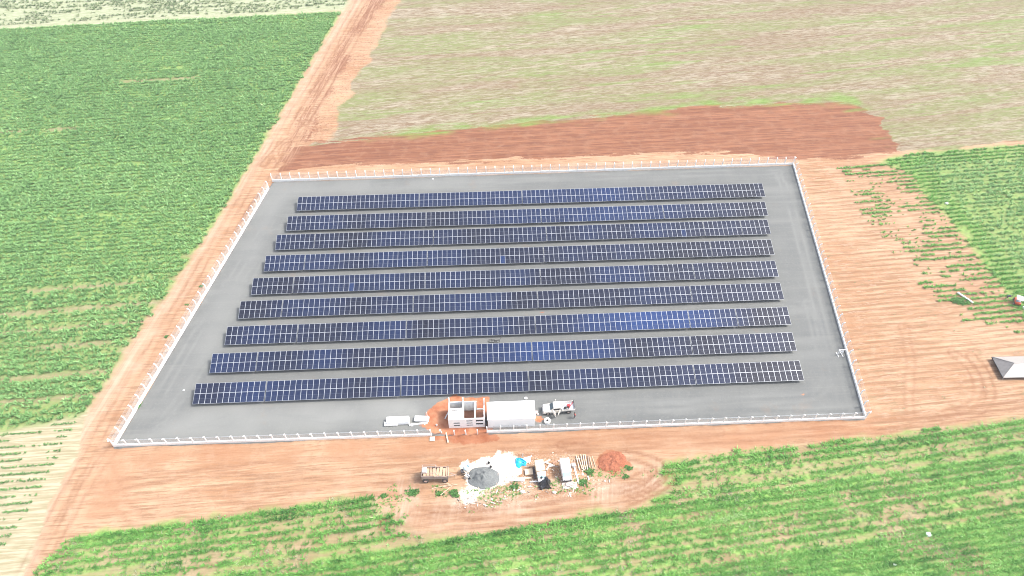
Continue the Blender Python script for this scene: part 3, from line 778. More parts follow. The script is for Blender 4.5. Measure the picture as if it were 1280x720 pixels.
# ------------------------------------------------------------------ solar tables
YAW = R(2.71)
U = Vector((math.cos(YAW), math.sin(YAW), 0))
NV = Vector((-math.sin(YAW), math.cos(YAW), 0))
TILT = R(16)
MW, ML, PITCH = 1.115, 2.07, 1.135
LOWZ = .75
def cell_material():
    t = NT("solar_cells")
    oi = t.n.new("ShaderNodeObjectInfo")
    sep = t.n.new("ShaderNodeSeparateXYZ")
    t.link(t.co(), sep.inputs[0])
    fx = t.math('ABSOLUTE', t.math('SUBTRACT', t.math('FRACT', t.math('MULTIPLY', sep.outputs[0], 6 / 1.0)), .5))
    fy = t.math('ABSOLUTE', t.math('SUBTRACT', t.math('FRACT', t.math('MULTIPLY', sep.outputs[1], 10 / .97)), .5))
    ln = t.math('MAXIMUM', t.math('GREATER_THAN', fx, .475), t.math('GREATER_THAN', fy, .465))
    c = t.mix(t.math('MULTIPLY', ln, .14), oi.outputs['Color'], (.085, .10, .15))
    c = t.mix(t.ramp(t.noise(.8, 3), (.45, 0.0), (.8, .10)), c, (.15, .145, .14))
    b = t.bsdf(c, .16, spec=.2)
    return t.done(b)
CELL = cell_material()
ALU = paint('bright_aluminium', (.42, .44, .475), .38, .15, .08)
BACK = paint('white_backsheet', (.085, .095, .13), .4)
STEEL = paint('galvanised_steel', (.50, .52, .54), .45, .5, .1)
def module_mesh():
    m = MB()
    f = .034
    hw, hl, th = MW / 2, ML / 2, .040
    for sx in (-1, 1): m.box((sx * (hw - f / 2), 0, th / 2), (f, ML, th), mi=1)
    for sy in (-1, 1): m.box((0, sy * (hl - f / 2), th / 2), (MW - 2 * f, f, th), mi=1)
    m.box((0, 0, th / 2 - .006), (MW - 2 * f, ML - 2 * f, th - .016), mi=0)
    m.box((0, 0, th - .012), (MW - 2 * f, .026, .004), mi=2)
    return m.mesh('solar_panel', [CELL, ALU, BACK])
MOD = module_mesh()
ct, st = math.cos(TILT), math.sin(TILT)
def post_mesh(h):
    m = MB()
    m.box((0, 0, h / 2 - .15), (.09, .14, h + .3))
    m.box((0, 0, h - .02), (.16, .20, .02))
    return m.mesh('support_post', STEEL)
H_F, H_B = LOWZ + .7 * st - .16, LOWZ + 3.4 * st - .16
POST_F, POST_B = post_mesh(H_F), post_mesh(H_B)
def rafter_mesh():
    m = MB()
    m.beam((0, .15 * ct, LOWZ + .15 * st - .13), (0, 4.05 * ct, LOWZ + 4.05 * st - .13), .06, .09)
    return m.mesh('rafter', STEEL)
RAFT = rafter_mesh()
_pur = {}
def purlin_mesh(n):
    if n not in _pur:
        m = MB()
        m.box((n * PITCH / 2, 0, 0), (n * PITCH - .06, .05, .07))
        _pur[n] = m.mesh('purlin', STEEL)
    return _pur[n]
ORD = ['first', 'second', 'third', 'fourth', 'fifth', 'sixth', 'seventh']
ROWN = ['back row, by the ploughed strip', 'second row from the back', 'third row from the back', 'fourth row from the back', 'middle row of nine', 'fourth row from the front', 'third row from the front', 'second row from the front', 'front row, nearest the cabin']
ROWS = [  # left end, right end of the low edge, and the places where one table ends and the next begins
    ((-54.13,132.2), (65.16,137.6), [(-23.39,133.76), (2.85,135.03), (33.95,136.31)]),
    ((-55.03,124.67), (63.91,130.35), [(-21.6,126.14), (7.41,127.63), (37.76,129.13)]),
    ((-56.13,117.86), (62.8,123.8), [(-46.57,118.41), (-19.12,119.81), (7.97,120.93), (46.88,122.93), (56.51,123.51)]),
    ((-56.98,110.64), (61.77,116.22), [(-47.53,111.16), (-20.01,112.47), (7.36,113.79), (46.59,115.67)]),
    ((-58.01,103.36), (60.8,109.1), [(-48.6,103.85), (-19.66,105.32), (6.41,106.57), (41.08,108.08)]),
    ((-58.91,96.31), (60.11,101.92), [(-49.46,96.77), (-21.72,98.15), (5.76,99.31), (39.78,100.96)]),
    ((-59.74,89.05), (59.67,94.73), [(-44.61,89.91), (-22.57,90.77), (4.98,92.07), (38.27,93.61), (48.63,94.28)]),
    ((-60.71,81.88), (58.76,87.37), [(-51.34,82.28), (-23.48,83.48), (4.08,84.89), (37.44,86.33)]),
    ((-61.7,74.45), (58.11,80.11), [(-47.57,75.19), (-22.09,76.3), (3.22,77.43), (36.75,79.15)]),
]
NCOL = 105
_bn = VNoise(77)
def cell_sheen_colour(r, s, col, half):
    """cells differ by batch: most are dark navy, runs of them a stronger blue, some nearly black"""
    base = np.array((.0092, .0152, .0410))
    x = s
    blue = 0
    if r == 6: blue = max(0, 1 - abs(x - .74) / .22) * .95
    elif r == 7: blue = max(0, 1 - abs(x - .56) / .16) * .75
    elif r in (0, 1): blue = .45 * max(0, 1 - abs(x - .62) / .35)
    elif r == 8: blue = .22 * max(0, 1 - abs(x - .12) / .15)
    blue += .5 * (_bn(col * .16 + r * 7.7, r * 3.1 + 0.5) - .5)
    grey = max(0, (x - .62) * 1.3) * (0 if blue > .55 else 1) + .5 * (_bn(col * .12 + r * 3.3, r * 5.7 + 9.0) - .5)  # greyer sheen painted in towards the right end
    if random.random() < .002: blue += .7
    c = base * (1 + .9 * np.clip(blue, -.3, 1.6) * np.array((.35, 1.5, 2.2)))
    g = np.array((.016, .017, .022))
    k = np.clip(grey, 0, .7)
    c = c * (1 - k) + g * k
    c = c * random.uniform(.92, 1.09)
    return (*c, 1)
def build_tables():
    for r, (L, Rr, brk) in enumerate(ROWS):
        L = Vector((*L, 0))
        length = (Vector((*Rr, 0)) - L).length
        gapw = .16
        pit = (length - gapw * len(brk)) / NCOL
        cuts = [0] + [max(1, round(((Vector((*b, 0)) - L).length) / length * NCOL)) for b in brk] + [NCOL]
        for k in range(len(cuts) - 1):
            n = cuts[k + 1] - cuts[k]
            off = cuts[k] * pit + k * gapw
            o = L + U * off
            place = 'leftmost' if k == 0 else 'rightmost' if k == len(cuts) - 2 else ORD[k] + ' from left'
            size = 'short' if n < 15 else 'long'
            t = thing('solar_table', '%s navy solar table, %s in the %s' % (size, place, ROWN[r]), 'solar table', (o.x, o.y, YZ), YAW, 'solar tables in nine rows on the gravel yard')
            sag = random.uniform(-.02, .03)
            for c in range(n):
                for j in range(2):
                    yy = (j + .5) * (ML + .022)
                    p = part('solar_panel', MOD, t, ((c + .5) * pit, yy * ct, LOWZ + yy * st + sag + random.uniform(-.006, .006)), (TILT + random.uniform(-.006, .006), random.uniform(-.004, .004), 0))
                    p.color = cell_sheen_colour(r, (cuts[k] + c) / NCOL, cuts[k] + c, j)
            for j, yy in enumerate((.45, 1.6, 2.55, 3.7)):
                part('purlin', purlin_mesh(n), t, (0, yy * ct, LOWZ + yy * st - .05), (TILT, 0, 0))
            m = max(2, round(n * pit / 3.6) + 1)
            for i in range(m):
                x = .5 + i * (n * pit - 1.0) / (m - 1)
                part('rafter', RAFT, t, (x, 0, 0))
                part('support_post', POST_F, t, (x, .7 * ct, 0))
                part('support_post', POST_B, t, (x, 3.4 * ct, 0))
build_tables()

# ------------------------------------------------------------------ perimeter fence
CONC = paint('white_concrete', (.80, .79, .76), .8, 0, .06, 1.5, dirt=(.60, .52, .44))
def wire_material():
    t = NT("chain_link_wire")
    b = t.bsdf((.72, .72, .71), .5, .2)
    tr = t.n.new("ShaderNodeBsdfTransparent")
    mx = t.n.new("ShaderNodeMixShader")
    w1 = t.n.new("ShaderNodeTexWave"); w1.inputs['Scale'].default_value = 3.2
    w1.wave_type = 'BANDS'; w1.bands_direction = 'DIAGONAL'
    t.link(t.co(), w1.inputs[0])
    t.link(t.math('ADD', t.math('MULTIPLY', w1.outputs['Fac'], .08), .12), mx.inputs[0])
    t.link(tr.outputs[0], mx.inputs[1])
    t.link(b.outputs[0], mx.inputs[2])
    t.link(mx.outputs[0], t.out.inputs[0])
    return t.m
WIRE = wire_material()
def fence_post_mesh():
    m = MB()
    m.box((0, 0, .98), (.19, .17, 2.16))
    m.beam((0, 0, 2.02), (0, -.34, 2.38), .19, .16)        # arm bent outwards
    return m.mesh('post', CONC)
FPOST = fence_post_mesh()
def fence(p, q, label, flip=False, plinth=True, spacing=2.47, skip=()):
    p, q = Vector((*p[:2], 0)), Vector((*q[:2], 0))
    d = q - p
    L = d.length
    rz = math.atan2(d.y, d.x)
    t = thing('perimeter_fence', label, 'fence', (p.x, p.y, 0), rz, 'white post fence round the solar yard')
    m = MB()
    m.box((L / 2, 0, .30), (L + .2, .26, .72))
    m.build('plinth', CONC, t, bevel=.015)
    n = round(L / spacing)
    for i in range(n + 1):
        o = part('post', FPOST, t, (i * L / n, 0, .12), (0, 0, math.pi if flip else 0))
        o.rotation_euler.x = random.uniform(-.02, .02)
        o.rotation_euler.y = random.uniform(-.02, .02)
    m = MB()
    m.box((L / 2, 0, 1.38), (L, .012, 1.4))
    m.build('wire_mesh', WIRE, t)
    m = MB()
    s = 1 if flip else -1
    for a, z in ((.10, 2.24), (.21, 2.36), (.32, 2.48)): m.tube((0, s * a, z), (L, s * a, z), .010, n=5)
    m.build('barbed_wire', STEEL, t)
    return t
GAP_L, GAP_R = (-15.16,68.1), (-4.67,68.7)
fence(FL, GAP_L, 'white post fence with low wall along the front, left of the hut')
fence(GAP_R, FR, 'white post fence with low wall along the front, right of the hut')
fence(FR, BR, 'white post fence running up the right side of the gravel yard')
fence(BL, BR, 'white post fence along the back by the ploughed strip', flip=True)
fence(FL, (-63.8,142.16), 'white post fence running up the left side beside the dirt road', flip=True)
for (x, y), lab, rx in (((-13.18,68.7), 'leaning white concrete post at the clay gap left of the hut', .14),
                        ((-10.82,68.27), 'white concrete post before the plain end of the hut front', 0),
                        ((-8.64,68.35), 'white concrete post before the middle of the hut front', 0.03),
                        ((-6.47,68.44), 'white concrete post before the two-slot end of the hut front', 0)):
    o = part('fence_post', FPOST, None, (x, y, -.45), (rx, -rx, YAW))
    tag(o, lab, 'fence post', 'loose posts where the front fence is unfinished')

# ------------------------------------------------------------------ unfinished hut
WHITEWALL = paint('whitewashed_block', (.82, .815, .80), .85, 0, .05, 1.2, dirt=(.70, .62, .54))
GREYWALL = paint('raw_plaster', (.56, .57, .57), .9, 0, .1, 1.5)
DARK = paint('dark_recess', (.03, .028, .027), .8)
BROWN = paint('clay_floor', (.20, .085, .05), .95, 0, .2)
TIMBER_DARK = paint('dark_frame', (.11, .095, .085), .8)
def hut():
    ox, oy = (-11.9,69.6)
    t = thing('block_hut', 'roofless white block hut under construction with slotted front wall', 'hut', (ox, oy, YZ), R(2.4))
    Lx, D, Hh, w = 6.85, 4.0, 2.9, .2
    z0 = -.25
    def wall(name, x0, y0, x1, y1, h, holes=(), mat=WHITEWALL):
        """wall along x with slot openings cut right through (holes: x0,x1,z0,z1)"""
        m = MB()
        xs = sorted({x0, x1, *[a for hh in holes for a in hh[:2]]})
        for a, b in zip(xs, xs[1:]):
            hs = sorted([(c, d) for (p, q, c, d) in holes if p <= a + 1e-6 and q >= b - 1e-6])
            z = z0
            for c, d in hs + [(h, h)]:
                if c > z: m.add([(i, j, k) for i in (a, b) for j in (y0, y1) for k in (z, c)], [(0, 1, 3, 2), (4, 6, 7, 5), (0, 4, 5, 1), (2, 3, 7, 6), (0, 2, 6, 4), (1, 5, 7, 3)])
                z = d
        return m.build(name, mat, t)
    fh = [(.95, 2.1, .62, 1.0), (.95, 2.1, 1.42, 1.82), (3.35, 4.5, .6, .95), (3.35, 4.5, 1.32, 1.67), (3.35, 4.5, 2.04, 2.4), (5.15, 6.5, .85, 1.45), (5.15, 6.5, 1.9, 2.5)]
    wall('front_wall', 0, 0, Lx, w, Hh, fh)
    for (xa, xb, za, zb) in fh:
        m = MB(); m.box(((xa + xb) / 2, w * .62, (za + zb) / 2), (xb - xa - .004, w * .5, zb - za - .004)); v = m.build('vent', DARK, t)  # dark panel backs each slot, standing for the shade inside
        m = MB()
        for q in (.33, .66): m.box((xa + (xb - xa) * q, w * .3, (za + zb) / 2), (.05, .06, zb - za - .01))
        m.build('divider', TIMBER_DARK, v)
    wall('back_wall', w + .003, D - w, 5.3, D, Hh, [(3.3, 4.6, 2.45, 2.65)], GREYWALL)
    m = MB(); m.box((w / 2, D / 2 + w / 2, (Hh + z0) / 2 - .002), (w, D - w, Hh - z0)); m.build('side_wall', WHITEWALL, t)
    m = MB(); m.box((Lx - w / 2, w + 1.35, (Hh + z0) / 2 - .004), (w, 2.7 - .006, Hh - z0)); m.build('side_wall', WHITEWALL, t)
    m = MB(); m.box((2.75, D / 2, (Hh + z0) / 2 + .003), (w, D - 2 * w - .006, Hh - z0)); m.build('partition_wall', WHITEWALL, t)
    m = MB(); m.box((4.98, D / 2, (Hh + z0) / 2 + .003), (w, D - 2 * w - .006, Hh - z0)); m.build('partition_wall', WHITEWALL, t)
    # roof slab cast over the front of the left room, with a slot left open
    m = MB()
    for (xa, xb, ya, yb) in ((.203, 2.645, w + .003, 1.95), (.203, .65, 1.95, 2.2), (2.0, 2.645, 1.95, 2.2), (.203, 2.645, 2.2, 2.5)):
        m.add([(i, j, k) for i in (xa, xb) for j in (ya, yb) for k in (Hh - .16, Hh)], [(0, 1, 3, 2), (4, 6, 7, 5), (0, 4, 5, 1), (2, 3, 7, 6), (0, 2, 6, 4), (1, 5, 7, 3)])
    m.build('roof_slab', WHITEWALL, t)
    for x, y, h in ((.12, D - .1, 4.25), (2.75, D - .1, 4.2), (Lx - .12, D - .1, 3.7)):
        m = MB(); m.box((x, y, (h + z0) / 2), (.24, .24, h - z0)); m.build('column', CONC, t, bevel=.015)
    m = MB(); m.box((Lx / 2, D / 2, .03), (Lx - .5, D - .5, .06)); m.build('floor', BROWN, t)
    m = MB(); m.box((Lx - 1.0, D - .1, .14), (1.5, .16, .3)); m.build('low_kerb', WHITEWALL, t)
hut()

def cabin():
    ox, oy = (-4.51,69.64)
    t = thing('site_cabin', 'large plain white flat-roofed cabin between the hut and the pickup', 'cabin', (ox, oy, YZ), R(2.5))
    Lx, D, Hh = 8.8, 3.7, 2.75
    wm = paint('cabin_white', (.83, .83, .82), .7, 0, .03, .8)
    m = MB(); m.box((Lx / 2, D / 2, Hh / 2 - .1), (Lx, D, Hh + .2)); m.build('walls', wm, t, bevel=.02)
    m = MB(); m.box((Lx / 2, D / 2, Hh + .09), (Lx + .24, D + .24, .18)); m.build('roof', wm, t, bevel=.03)
    rim = MB()
    for y in (-.08, D + .08): rim.box((Lx / 2, y, Hh + .23), (Lx + .24, .08, .1))
    for x in (-.08, Lx + .08): rim.box((x, D / 2, Hh + .231), (.08, D + .08, .1))
    rim.build('parapet', wm, t)
    dm = MB(); dm.box((-.02, 1.0, 1.0), (.06, .95, 2.1)); d = dm.build('door', DARK, t)
    hm = MB(); hm.tube((-.06, 1.35, 1.0), (-.12, 1.35, 1.0), .03); hm.build('handle', STEEL, d)
    grey = paint('vent_grey', (.42, .38, .36), .6)
    for i in range(4):
        m = MB()
        for k in range(4): m.box((1.6 + i * 1.75, -.012, .36 + k * .07), (1.25, .03, .03))
        m.build('vent', grey, t)
    m = MB(); m.box((Lx + .02, .9, .7), (.05, 1.0, .55)); m.build('meter_panel', paint('meter_tan', (.62, .50, .36), .7), t)
    # small air unit behind the roof edge
    m = MB(); m.box((7.3, D + .5, .35), (.9, .5, .7)); m.build('air_unit', wm, t, bevel=.02)
cabin()
m = MB(); m.box((0, 0, .62), (.22, 1.7, 1.9)); m.box((0, -.2, 1.62), (.5, .5, .14), .4)  # black block standing for the dark gap between hut and cabin
o = m.build('dark_gap_block', DARK, None, loc=(*(-4.89,70.27), YZ)); tag(o, 'tall black block standing for the dark gap between hut and cabin', 'dark block')
o.rotation_euler.z = YAW

# ------------------------------------------------------------------ vehicles
TYRE = paint('tyre_rubber', (.035, .033, .032), .85, 0, .2, dirt=(.18, .10, .06))
RIM = paint('dusty_rim', (.50, .42, .37), .6, .1)
GLASSY = paint('windscreen_glass', (.05, .08, .10), .08, 0, .1, spec=.8)
SKYGLASS = paint('pale_windscreen', (.42, .66, .74), .1, 0, .06, spec=.8)
WHITE = paint('white_paint', (.80, .80, .79), .35, 0, .05, 1.5, dirt=(.66, .56, .47))
def wheel(t, x, y, r=.40, w=.24, rim=RIM):
    m = MB()
    m.lathe((x, y, r), [(r * .55, -w / 2), (r * .92, -w / 2), (r, -w * .35), (r, w * .35), (r * .92, w / 2), (r * .55, w / 2)], 'Y', 20)
    o = m.build('wheel', TYRE, t, smooth=True)
    m = MB()
    m.lathe((x, y, r), [(.001, -w * .42), (r * .2, -w * .44), (r * .5, -w * .32), (r * .6, -w * .46), (r * .6, w * .46), (r * .5, w * .32), (r * .2, w * .44), (.001, w * .42)], 'Y', 18)
    m.build('rim', rim, o, smooth=True)

PICKW = paint('cream_white_paint', (.72, .685, .62), .35, 0, .08, 1.8, dirt=(.50, .40, .31))
def pickup():
    (ax, ay), (bx, by) = (6.92,72.58), (10.94,72.94)
    rz = math.atan2(ay - by, ax - bx)                       # bonnet points left
    mx, my = (ax + bx) / 2, (ay + by) / 2
    f = Vector((math.cos(rz), math.sin(rz), 0)); left = Vector((-f.y, f.x, 0))
    c = Vector((mx, my, YZ)) - left * .85
    t = thing('pickup_truck', 'white pickup truck with open door and loaded tool bed', 'pickup truck', c, rz)
    body = [(2.95, .55), (2.98, .85), (2.80, 1.12), (1.55, 1.24), (1.50, 1.26), (-.55, 1.26), (-.55, .5), (2.6, .45)]
    m = MB(); m.prism(body, -.92, .92); m.build('body', PICKW, t, bevel=.09)
    m = MB(); m.prism([(1.55, 1.24), (.95, 1.92), (.75, 1.98), (-.45, 1.98), (-.58, 1.26)], -.80, .80); cb = m.build('cab', PICKW, t, bevel=.08)
    m = MB(); m.add([(1.56, -.70, 1.30), (1.56, .70, 1.30), (1.03, .68, 1.88), (1.03, -.68, 1.88)], [(0, 1, 2, 3)])
    v = [Vector(p) + Vector((.03, 0, .02)) for p in m.v]; m = MB(); m.add(v + [p - Vector((.03, 0, .03)) for p in v], [(0, 1, 2, 3), (4, 7, 6, 5), (0, 4, 5, 1), (1, 5, 6, 2), (2, 6, 7, 3), (3, 7, 4, 0)])
    m.build('windscreen', GLASSY, t)
    m = MB(); m.box((.40, .815, 1.28), (1.35, .05, 1.05)); m.build('door_opening', DARK, t)
    m = MB(); m.box((.40, -.81, 1.58), (.9, .03, .4)); m.build('side_window', GLASSY, t)
    # near door swung wide open
    m = MB(); m.box((.50, 0, -.1), (1.05, .07, .75)); m.box((.08, 0, .50), (.07, .06, .5)); m.box((.98, 0, .5), (.07, .06, .5)); m.box((.52, 0, .74), (.95, .06, .07))
    d = m.build('door', PICKW, t, loc=(1.10, .92, 1.05)); d.rotation_euler = (0, 0, R(112))
    m = MB(); m.box((.15, .06, .0), (.14, .04, .04)); m.build('handle', DARK, d)
    m = MB(); m.box((.4, 0, 0), (.85, .07, .7)); m.box((.08, 0, .5), (.06, .05, .45)); m.box((.72, 0, .5), (.06, .05, .45))
    d = m.build('door', PICKW, t, loc=(-.2, .94, 1.05)); d.rotation_euler = (0, 0, R(60))
    # flat bed with drop sides
    m = MB(); m.box((-1.85, 0, .98), (2.55, 1.95, .12)); m.build('bed_floor', STEEL, t)
    side = MB()
    for y in (-.97, .97): side.box((-1.85, y, 1.22), (2.55, .06, .42))
    side.box((-.60, 0, 1.30), (.07, 1.9, .6)); side.box((-3.10, 0, 1.20), (.06, 1.9, .36)); side.build('bed_side', PICKW, t, bevel=.015)
    m = MB(); m.box((-1.0, 0, .62), (4.0, .8, .2)); m.build('chassis', DARK, t)
    m = MB(); m.box((3.0, 0, .60), (.12, 1.8, .25)); m.build('bumper', paint('chrome_grey', (.45, .45, .45), .4, .4), t, bevel=.03)
    for y in (-.68, .68):
        m = MB(); m.tube((2.92, y, .86), (3.0, y, .86), .13, n=12); m.build('headlight', BACK, t)
    for x in (2.05, -1.95):
        for y in (-.83, .83): wheel(t, x, y, .42, .26)
    m = MB(); m.tube((.55, -.72, 1.95), (.5, -.74, 2.75), .05); m.build('mast', PICKW, t)
    m = MB(); m.box((-.15, 0, 2.0), (.5, 1.4, .05)); m.build('roof_rack', PICKW, t)
    # rear hoop
    m = MB()
    for y in (-.85, .85): m.tube((-3.05, y, 1.1), (-3.02, y, 1.95), .035)
    m.tube((-3.02, -.85, 1.95), (-3.02, .85, 1.95), .035)
    m.build('rear_hoop', DARK, t)
    # loose load, each piece its own thing
    return t, c, f, left
PK, pc, pf, pl = pickup()
def on_bed(x, y, z): return pc + pf * x + pl * y + Vector((0, 0, z))
def loose(name, mb, mat, label, cat, loc, rz=0, group=None, **kw):
    o = mb.build(name, mat, None, **kw)
    o.location = loc if len(loc) == 3 else (*loc, 0)
    o.rotation_euler = (0, 0, rz)
    return tag(o, label, cat, group)
REDP = paint('red_paint', (.40, .035, .04), .5)
ORANGEP = paint('orange_red_paint', (.55, .085, .035), .5)
BLUEP = paint('blue_plastic', (.02, .30, .62), .5)
CREAM = paint('cream_wood', (.62, .50, .36), .8, 0, .15, 3)
PALEWOOD = paint('pale_board', (.70, .62, .54), .8, 0, .12, 2)
prz = PK.rotation_euler.z
m = MB(); m.box((0, 0, .22), (.55, .40, .44)); m.box((0, 0, .48), (.2, .05, .08))
loose('tool_box', m, REDP, 'dark red tool box in the middle of the pickup bed', 'tool box', on_bed(-2.0, -.1, 1.04), prz + .3, bevel=.02)
m = MB(); m.tube((-.7, 0, .10), (.7, 0, .10), .07); m.tube((.6, 0, .10), (.8, 0, .10), .11)
loose('red_pipe', m, REDP, 'red pipe lying across the back of the pickup bed', 'pipe', on_bed(-2.55, -.3, 1.04), prz + .9)
m = MB(); m.box((0, 0, .3), (.62, .62, .6)); m.box((0, 0, .63), (.66, .66, .06))
loose('white_crate', m, WHITE, 'white crate beside the cab in the pickup bed', 'crate', on_bed(-1.0, -.45, 1.04), prz + .1, bevel=.03)
m = MB(); m.lathe((0, 0, 0), [(.16, .0), (.2, .42), (.18, .42), (.14, .05), (.001, .05)], n=16)
loose('bucket', m, DARK, 'black bucket on the near side of the pickup bed', 'bucket', on_bed(-1.25, .45, 1.04))
m = MB()
for k in range(5):
    m.lathe((0, 0, .05 + k * .045), [(.26 + .01 * (k % 2), -.02), (.30, 0), (.26 + .01 * (k % 2), .02), (.23, 0), (.26 + .01 * (k % 2), -.02)], n=18)
loose('hose_coil', m, TYRE, 'dark hose coil in the pickup bed by the near side', 'hose', on_bed(-1.75, .50, 1.04))

def skin_chain(name, pts, edges, rad, mat, parent=None, sub=1):
    me = bpy.data.meshes.new(name)
    me.from_pydata(pts, edges, [])
    me.materials.append(mat)
    o = bpy.data.objects.new(name, me)
    COL.objects.link(o)
    if parent: o.parent = parent
    sk = o.modifiers.new('skin', 'SKIN')
    sk.use_smooth_shade = True
    for v, r in zip(me.skin_vertices[0].data if me.skin_vertices else [], rad): v.radius = (r, r)
    if not me.skin_vertices:
        pass
    o.modifiers.new('sub', 'SUBSURF').levels = sub
    o.modifiers['sub'].render_levels = sub
    return o
SKIN = paint('brown_skin', (.26, .14, .085), .6)
HAIR = paint('black_hair', (.012, .010, .009), .6)
def person(loc, rz, label, shirt, trouser, stoop=0.0):
    t = thing('person', label, 'person', loc, rz)
    s = stoop
    def lean(p):
        x, y, z = p
        if z > .92:
            h = z - .92
            return (x + h * math.sin(s), y, .92 + h * math.cos(s))
        return (x, y, z)
    P = dict(pel=(0, 0, .95), wai=(0, 0, 1.12), che=(.01, 0, 1.34), nek=(0, 0, 1.50), hd0=(.02, 0, 1.58), hd1=(.03, 0, 1.70),
             shl=(0, .19, 1.42), ell=(.02, .27, 1.14), wrl=(.16, .25, .92), hal=(.22, .24, .86),
             shr=(0, -.19, 1.42), elr=(-.04, -.27, 1.14), wrr=(.08, -.27, .90), har=(.13, -.27, .83),
             hil=(0, .09, .90), knl=(.12, .10, .50), anl=(.06, .10, .08), tol=(.22, .11, .03),
             hir=(0, -.09, .90), knr=(.03, -.10, .50), anr=(-.14, -.10, .09), tor=(.02, -.11, .03))
    Rd = dict(pel=.13, wai=.12, che=.15, nek=.06, hd0=.085, hd1=.095, shl=.075, ell=.05, wrl=.036, hal=.04, shr=.075, elr=.05, wrr=.036, har=.04,
              hil=.095, knl=.062, anl=.045, tol=.04, hir=.095, knr=.062, anr=.045, tor=.04)
    E = [('pel', 'wai'), ('wai', 'che'), ('che', 'nek'), ('nek', 'hd0'), ('hd0', 'hd1'), ('che', 'shl'), ('shl', 'ell'), ('ell', 'wrl'), ('wrl', 'hal'),
         ('che', 'shr'), ('shr', 'elr'), ('elr', 'wrr'), ('wrr', 'har'), ('pel', 'hil'), ('hil', 'knl'), ('knl', 'anl'), ('anl', 'tol'), ('pel', 'hir'), ('hir', 'knr'), ('knr', 'anr'), ('anr', 'tor')]
    def chain(name, keys, mat, grow):
        ks = [k for k in P if k in keys]
        ed = [(ks.index(a), ks.index(b)) for a, b in E if a in keys and b in keys]
        return skin_chain(name, [lean(P[k]) for k in ks], ed, [Rd[k] * grow for k in ks], mat, t)
    chain('body', set(P), SKIN, 1.0)
    chain('shirt', {'pel', 'wai', 'che', 'shl', 'ell', 'shr', 'elr'}, shirt, 1.14)
    chain('trousers', {'pel', 'hil', 'knl', 'anl', 'hir', 'knr', 'anr'}, trouser, 1.16)
    hx, hy, hz = lean((.015, 0, 1.70))
    m = MB(); m.lathe((hx, hy, hz), [(.115, -.03), (.118, .03), (.09, .085), (.04, .112), (.001, .118)], n=14)
    m.build('hair', HAIR, t, smooth=True)
    return t
person((*(12,71.95), YZ), R(200), 'person in a salmon-red shirt and dark trousers behind the pickup', paint('salmon_shirt', (.62, .12, .10), .8), paint('navy_trousers', (.025, .03, .05), .8), .15)

# concrete ring by the fence
m = MB(); m.lathe((0, 0, 0), [(.28, 0), (.60, 0), (.62, .05), (.62, .50), (.58, .55), (.32, .55), (.28, .5), (.28, .02)], n=28)
o = loose('concrete_ring', m, CONC, 'round white concrete ring on the gravel below the pickup bonnet', 'concrete ring', (*(6.71,71.06), YZ), smooth=False)
m = MB(); m.lathe((0, 0, .06), [(.001, .0), (.275, .0), (.275, -.03)], n=24); m.build('dark_bottom', DARK, o)
m = MB(); m.box((0, 0, .28), (.45, .38, .55)); m.box((.3, -.3, .12), (.25, .25, .24)); m.tube((-.05, 0, .55), (-.05, 0, .8), .05)
loose('pump_unit', m, paint('pink_white', (.74, .60, .56), .6), 'small pinkish pump unit by the right end of the white cabin', 'pump', (*(4.7,72.94), YZ), bevel=.02)

# white slabs stacked left of the hut
TIMBER = paint('grey_timber', (.30, .25, .21), .85, 0, .2, 3)
def slab_stack(name, label, loc, rz, L, Wd, n, off=0.0):
    t = thing(name, label, 'slab stack', (*loc, YZ), rz, 'white slabs stacked beside the front fence')
    for i in (-1, 1):
        m = MB(); m.box((i * L * .36, 0, .07), (.14, Wd * .95, .14)); m.build('bearer', TIMBER, t)
    for k in range(n):
        m = MB(); m.box((random.uniform(-.05, .05) + off * k, random.uniform(-.03, .03), .14 + .13 * k + .06), (L, Wd, .12)); m.build('slab', WHITEWALL, t, bevel=.01)
slab_stack('slab_stack', 'long white slab stack farthest left, left of the shorter stack', (-21.65,70.97), R(3), 4.2, 1.35, 6)
slab_stack('slab_stack', 'short low slab stack at the left foot of the long stack', (-22.95,70.36), R(3), 2.4, .7, 3)
slab_stack('slab_stack', 'short white slab stack next to the clay patch and hut', (-17.19,71.42), R(-2), 2.7, 1.0, 4)
m = MB(); m.box((0, 0, .16), (3.5, .28, .28)); m.box((-1.2, 0, .01), (.2, .5, .04)); m.box((1.2, 0, .01), (.2, .5, .04))
loose('concrete_beam', m, WHITEWALL, 'slim white beam lying in front of the short slab stack', 'beam', (*(-17.79,70.44), YZ), R(8), bevel=.01)
m = MB(); m.tube((0, 0, 0), (0.02, 0, 2.3), .05)
loose('marker_pole', m, WHITE, 'thin white pole standing at the right end of the short slab stack', 'pole', (*(-16.13,71.69), YZ))
m = MB(); m.lathe((0, 0, 0), [(.14, 0), (.17, .34), (.15, .34), (.12, .03), (.001, .03)], n=14)
loose('bucket', m, WHITE, 'small white bucket on the clay left of the hut', 'bucket', (*(-14.27,70.18), YZ))
m = MB(); m.beam((0, 0, .02), (.5, 1.1, 1.5), .2, .04)
loose('plank', m, GREYWALL, 'grey plank leaning on the left wall of the hut', 'plank', (*(-12.82,71.69), YZ), R(-20))
m = MB(); m.box((0, 0, .06), (.26, 2.2, .06)); m.box((.1, .1, .02), (.12, .12, .04))
loose('plank', m, CREAM, 'pale plank lying on the earth below the clay gap', 'plank', (*(-12.13,67.58), .1), R(14))
m = MB(); m.box((0, 0, .07), (.95, .85, .05)); m.box((0, 0, .02), (.1, .8, .05))
loose('cover_panel', m, PALEWOOD, 'pale square panel lying below the fence end', 'panel', (*(-14.88,67.33), .1), R(3))

